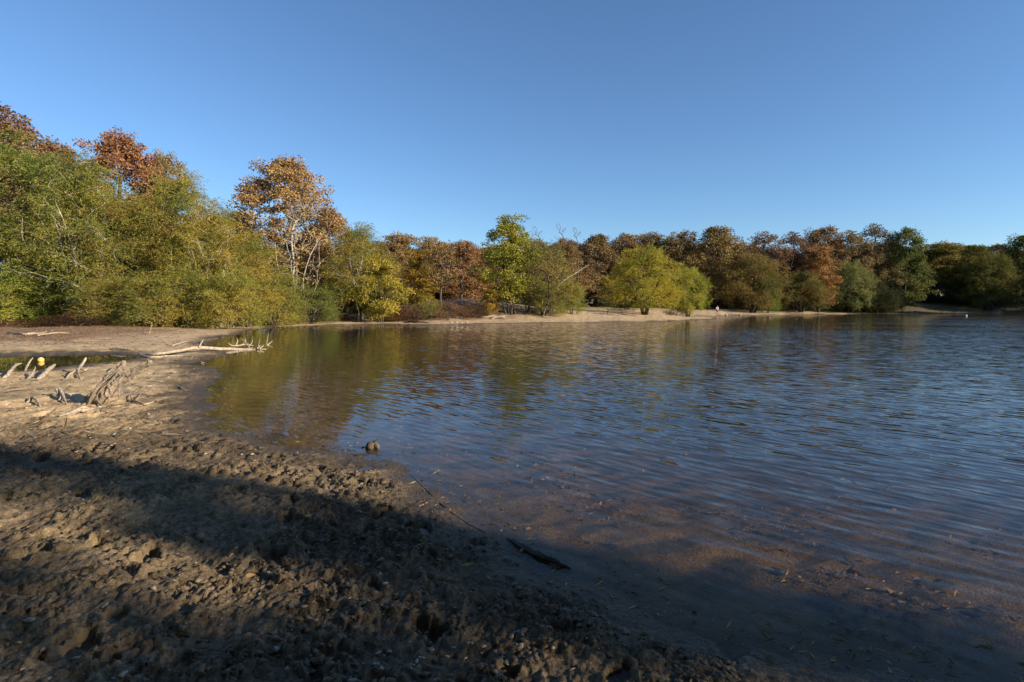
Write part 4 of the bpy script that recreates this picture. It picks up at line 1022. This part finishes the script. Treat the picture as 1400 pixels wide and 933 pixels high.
# person on the far beach
M['skin'] = mat_plain('skin', (0.45, 0.28, 0.2), .6, .05)
M['white_cloth'] = mat_plain('white_cloth', (0.72, 0.74, 0.78), .9, .05)
M['dark_cloth'] = mat_plain('dark_cloth', (0.03, 0.03, 0.045), .9, .1)
M['red_cloth'] = mat_plain('maroon_cloth', (0.16, 0.04, 0.035), .9, .1)
def skin(name, verts, edges, radii, mat, parent, root_i=0):
    me = bpy.data.meshes.new(name); me.from_pydata(verts, edges, [])
    o = link(name, me, mat, parent)
    o.modifiers.new('skin', 'SKIN')
    for v_, r_ in zip(me.skin_vertices[0].data, radii): v_.radius = r_ if isinstance(r_, tuple) else (r_, r_)
    me.skin_vertices[0].data[root_i].use_root = True
    ss = o.modifiers.new('smooth', 'SUBSURF'); ss.levels = ss.render_levels = 2
    return o
g = pxg(980.5, 431.3)
pr = empty('person', g, 'person in a white top and dark vest standing at the far water edge', 'person')
pr.scale = (.95, .95, .95); pr.rotation_euler = (0, 0, .35)
bv = [(0, 0, .95), (0, 0, 1.15), (0, .01, 1.38), (0, .01, 1.50), (0, -.02, 1.60), (0, -.02, 1.72),
      (-.10, 0, .88), (-.12, -.03, .50), (-.13, .02, .09), (-.14, -.10, .04), (.10, 0, .88), (.14, .02, .50), (.16, .05, .09), (.17, -.07, .04),
      (-.19, .01, 1.40), (-.25, .0, 1.14), (-.20, -.16, .98), (-.17, -.22, .94), (.19, .01, 1.40), (.26, .02, 1.14), (.24, -.06, .90), (.23, -.10, .83)]
be = [(0, 1), (1, 2), (2, 3), (3, 4), (4, 5), (0, 6), (6, 7), (7, 8), (8, 9), (0, 10), (10, 11), (11, 12), (12, 13), (2, 14), (14, 15), (15, 16), (16, 17), (2, 18), (18, 19), (19, 20), (20, 21)]
br = [(.14, .11), (.13, .10), (.14, .10), .055, (.085, .10), (.075, .09), .085, .06, .042, .035, .085, .06, .042, .035, .06, .045, .035, .03, .06, .045, .035, .03]
skin('body', bv, be, br, M['skin'], pr)
skin('shirt', [bv[i] for i in (1, 2, 14, 15, 18, 19, 0)], [(6, 0), (0, 1), (1, 2), (2, 3), (1, 4), (4, 5)], [(.15, .12), (.16, .12), .075, .06, .075, .06, (.155, .125)], M['white_cloth'], pr)
skin('vest', [(0, 0, 1.02), (0, -.02, 1.2), (0, -.02, 1.38)], [(0, 1), (1, 2)], [(.135, .14), (.13, .14), (.12, .13)], M['dark_cloth'], pr)
skin('shorts', [bv[0], bv[6], (-.12, -.02, .62), bv[10], (.13, .01, .62)], [(0, 1), (1, 2), (0, 3), (3, 4)], [(.155, .125), .10, .085, .10, .085], M['red_cloth'], pr)
skin('hair', [(0, .01, 1.66), (0, .01, 1.77)], [(0, 1)], [(.09, .10), (.07, .08)], M['dark_cloth'], pr)

# ------------------------------------------------------------------ loose clods, chips, litter and grass (uncountable)
rng = np.random.default_rng(77)
def scatter(n, thmin, thmax, rmin, rmax, power=1.0):
    th = rng.uniform(thmin, thmax, n); r = np.exp(rng.uniform(math.log(rmin), math.log(rmax), n))
    return r * np.sin(th), r * np.cos(th)
ph = (1 + 5 ** .5) / 2
ICO = np.array([(-1, ph, 0), (1, ph, 0), (-1, -ph, 0), (1, -ph, 0), (0, -1, ph), (0, 1, ph), (0, -1, -ph), (0, 1, -ph), (ph, 0, -1), (ph, 0, 1), (-ph, 0, -1), (-ph, 0, 1)]) / math.hypot(1, ph)
ICOF = np.array([(0, 11, 5), (0, 5, 1), (0, 1, 7), (0, 7, 10), (0, 10, 11), (1, 5, 9), (5, 11, 4), (11, 10, 2), (10, 7, 6), (7, 1, 8), (3, 9, 4), (3, 4, 2), (3, 2, 6), (3, 6, 8), (3, 8, 9), (4, 9, 5), (2, 4, 11), (6, 2, 10), (8, 6, 7), (9, 8, 1)])
def lumps(name, X, Y, S, flat, mat, label, jit=.34, lift=.1):
    Z = ground_z(X, Y); n = len(X)
    V = ICO[None] * (1 + rng.normal(size=(n, 12, 1)) * jit)
    a = rng.uniform(0, 6.28, n); ca, sa = np.cos(a)[:, None], np.sin(a)[:, None]
    st = rng.uniform(.7, 1.5, (n, 1))
    vx, vy, vz = V[..., 0] * st, V[..., 1] / st, V[..., 2] * flat
    V = np.stack([vx * ca - vy * sa, vx * sa + vy * ca, vz], -1) * S[:, None, None]
    V += np.stack([X, Y, Z + S * flat * lift], -1)[:, None, :]
    Fq = (ICOF[None] + (np.arange(n) * 12)[:, None, None]).reshape(-1, 3)
    return link(name, mesh_np(name, V.reshape(-1, 3), Fq.ravel(), np.full(len(Fq), 3), False), mat, kind='stuff', label=label)
X, Y = scatter(46000, -R(50), R(40), 1.6, 24)
d1s, d2s = shore(X, Y); ds = np.minimum(d1s, d2s)
dens = sstep(.05, .3, ds) * (0.30 + 0.70 * (1 - sstep(2.0, 3.6, ds)) * (1 - sstep(6.5, 8.5, Y))) * sstep(-.5, .4, fbm(X * 1.7, Y * 1.7, 35, 3))
kp = rng.uniform(size=len(X)) < dens * .8
X, Y = X[kp], Y[kp]
lumps('mud_clods', X, Y, np.clip(np.exp(rng.normal(math.log(.0085), .5, len(X))), .004, .022) * (1 + .6 * sstep(6, 16, np.hypot(X, Y))), .6, M['ground_plain'] if 'ground_plain' in M else mat_plain('clod_mud', (0.15, 0.114, 0.073), .95, .45, 9), 'crumbled brown mud clods on the near bank')
X, Y = scatter(5200, -R(50), R(40), 2.0, 34)
ds = np.minimum(*shore(X, Y)); kp = (ds > .5) & (rng.uniform(size=len(X)) < .25 + .75 * sstep(0, .5, fbm(X * .8, Y * .8, 36, 2)))
X, Y = X[kp], Y[kp]
lumps('pale_chips', X, Y, np.clip(np.exp(rng.normal(math.log(.009), .45, len(X))), .004, .022) * (1 + .8 * sstep(5, 14, np.hypot(X, Y))), .35, mat_plain('pale_chip', (0.40, 0.33, 0.24), .9, .3, 6), 'scattered pale shell and wood chips on the mud', lift=.6)
# fallen leaves and straw along the water's edge
X, Y = scatter(9000, -R(45), R(44), 1.8, 26)
d1s, d2s = shore(X, Y); kp = (np.abs(d1s + .05) < .45) & (rng.uniform(size=len(X)) < np.exp(-((d1s + .12) / .28) ** 2))
X, Y = X[kp], Y[kp]; Z = np.maximum(ground_z(X, Y), 0.0) + .006
dv = rng.normal(size=(len(X), 3)) * np.array([[1, 1, .16]])
ln = np.clip(np.exp(rng.normal(math.log(.045), .6, len(X))), .02, .2) * (1 + .8 * sstep(6, 18, np.hypot(X, Y)))
v, f = leaf_quads(np.stack([X, Y, Z], 1), dv, ln, np.minimum(.010, ln * .3) * rng.uniform(.4, 1.6, len(X)), rng, .1)
link('edge_litter', mesh_np('edge_litter', v, f.ravel(), np.full(len(f), 3), False), mat_leaf('litter_leaf', [(0, (.07, .045, .02)), (.5, (.22, .15, .06)), (.9, (.40, .30, .13)), (1, (.45, .40, .12))], .15, 4, .2), kind='stuff', label='straw and fallen leaves washed along the near water edge')
# dry grass and weeds along the far bank and field
X, Y = scatter(60000, -R(46), R(46), 34, 150)
ds = np.minimum(*shore(X, Y))
side_ = sstep(-6, 3, X)
kp = (rng.uniform(size=len(X)) < sstep(3.5, 7, ds - 3.5 * side_ + 2 * perlin(X * .3, Y * .3, 91)) * (.12 + .88 * sstep(-.1, .35, perlin(X * .6, Y * .6, 92))) * (1 - .8 * side_))
X, Y = X[kp], Y[kp]; Z = ground_z(X, Y)
hb = rng.uniform(.05, .42, len(X)) ** 1.3 * (1 - .5 * sstep(-6, 3, X)) * (.5 + .5 * sstep(-16, -6, X))
v, f = leaf_quads(np.stack([X, Y, Z - .02], 1), rng.normal(size=(len(X), 3)) * .35 + np.array([[0, 0, 1]]), hb, .012 + .04 * hb, rng, .2)
link('bank_grass', mesh_np('bank_grass', v, f.ravel(), np.full(len(f), 3), False), mat_leaf('dry_grass_blade', [(0, (.10, .055, .028)), (.5, (.22, .13, .06)), (.9, (.30, .22, .10)), (1, (.14, .15, .05))], .25, .3, .5), kind='stuff', label='dry grass and weeds along the far bank')

# twigs and bark scraps strewn on the beach
X, Y = scatter(5200, -R(45), R(20), 7, 55)
ds = np.minimum(*shore(X, Y)); kp = (ds > .4) & (rng.uniform(size=len(X)) < .25 + .75 * sstep(.0, .4, fbm(X * .35, Y * .35, 95, 2)))
X, Y = X[kp], Y[kp]; Z = ground_z(X, Y) + .02
ln = np.clip(np.exp(rng.normal(math.log(.14), .6, len(X))), .05, .6)
v, f = leaf_quads(np.stack([X, Y, Z], 1), rng.normal(size=(len(X), 3)) * np.array([[1, 1, .22]]), ln, .012 + .05 * ln * rng.uniform(.4, 1, len(X)), rng, .5)
link('beach_twigs', mesh_np('beach_twigs', v, f.ravel(), np.full(len(f), 3), False), mat_leaf('twig_scrap', [(0, (.05, .035, .025)), (.5, (.16, .10, .06)), (.85, (.34, .27, .19)), (1, (.5, .42, .32))], .05, 1, .2), kind='stuff', label='small twigs and bark scraps strewn over the beach')

# leaf litter blown over the banks below the trees
X, Y = scatter(52000, -R(46), R(44), 20, 125)
ds = np.minimum(*shore(X, Y)); kp = (rng.uniform(size=len(X)) < sstep(1.0, 7, ds + 2.5 * fbm(X * .25, Y * .25, 96, 3)) * (.3 + .7 * sstep(-.3, .3, perlin(X * .7, Y * .7, 97))) * (1 - .75 * sstep(0, 8, X)))
X, Y = X[kp], Y[kp]; Z = ground_z(X, Y) + .015
v, f = leaf_quads(np.stack([X, Y, Z], 1), rng.normal(size=(len(X), 3)) * np.array([[1, 1, .35]]), rng.uniform(.05, .12, len(X)), rng.uniform(.03, .07, len(X)), rng, .3)
link('leaf_litter', mesh_np('leaf_litter', v, f.ravel(), np.full(len(f), 3), False), mat_leaf('fallen_leaf', [(0, (.06, .035, .02)), (.4, (.15, .085, .045)), (.8, (.24, .15, .08)), (1, (.38, .29, .17))], .1, .4, .3), kind='stuff', label='brown fallen leaves covering the banks below the trees')

# sunken leaves on the shallow bed and a few fallen ones on the near mud
X, Y = scatter(16000, -R(45), R(46), 2.0, 12)
d1s, d2s = shore(X, Y); kp = ((d1s < -.05) & (d1s > -4.5) & (rng.uniform(size=len(X)) < sstep(-.1, .5, fbm(X * 1.1, Y * 1.1, 98, 3)) * .8)) | ((d1s > .3) & (rng.uniform(size=len(X)) < .03))
X, Y = X[kp], Y[kp]; Z = ground_z(X, Y) + .012
ln = np.clip(np.exp(rng.normal(math.log(.05), .4, len(X))), .02, .12)
v, f = leaf_quads(np.stack([X, Y, Z], 1), rng.normal(size=(len(X), 3)) * np.array([[1, 1, .2]]), ln, ln * rng.uniform(.15, .5, len(X)), rng, .2)
link('sunken_leaves', mesh_np('sunken_leaves', v, f.ravel(), np.full(len(f), 3), False), mat_leaf('sodden_leaf', [(0, (.02, .014, .008)), (.5, (.08, .045, .018)), (.85, (.26, .15, .04)), (1, (.34, .26, .08))], .05, 2, .2), kind='stuff', label='sunken and stranded dead leaves along the shallows')
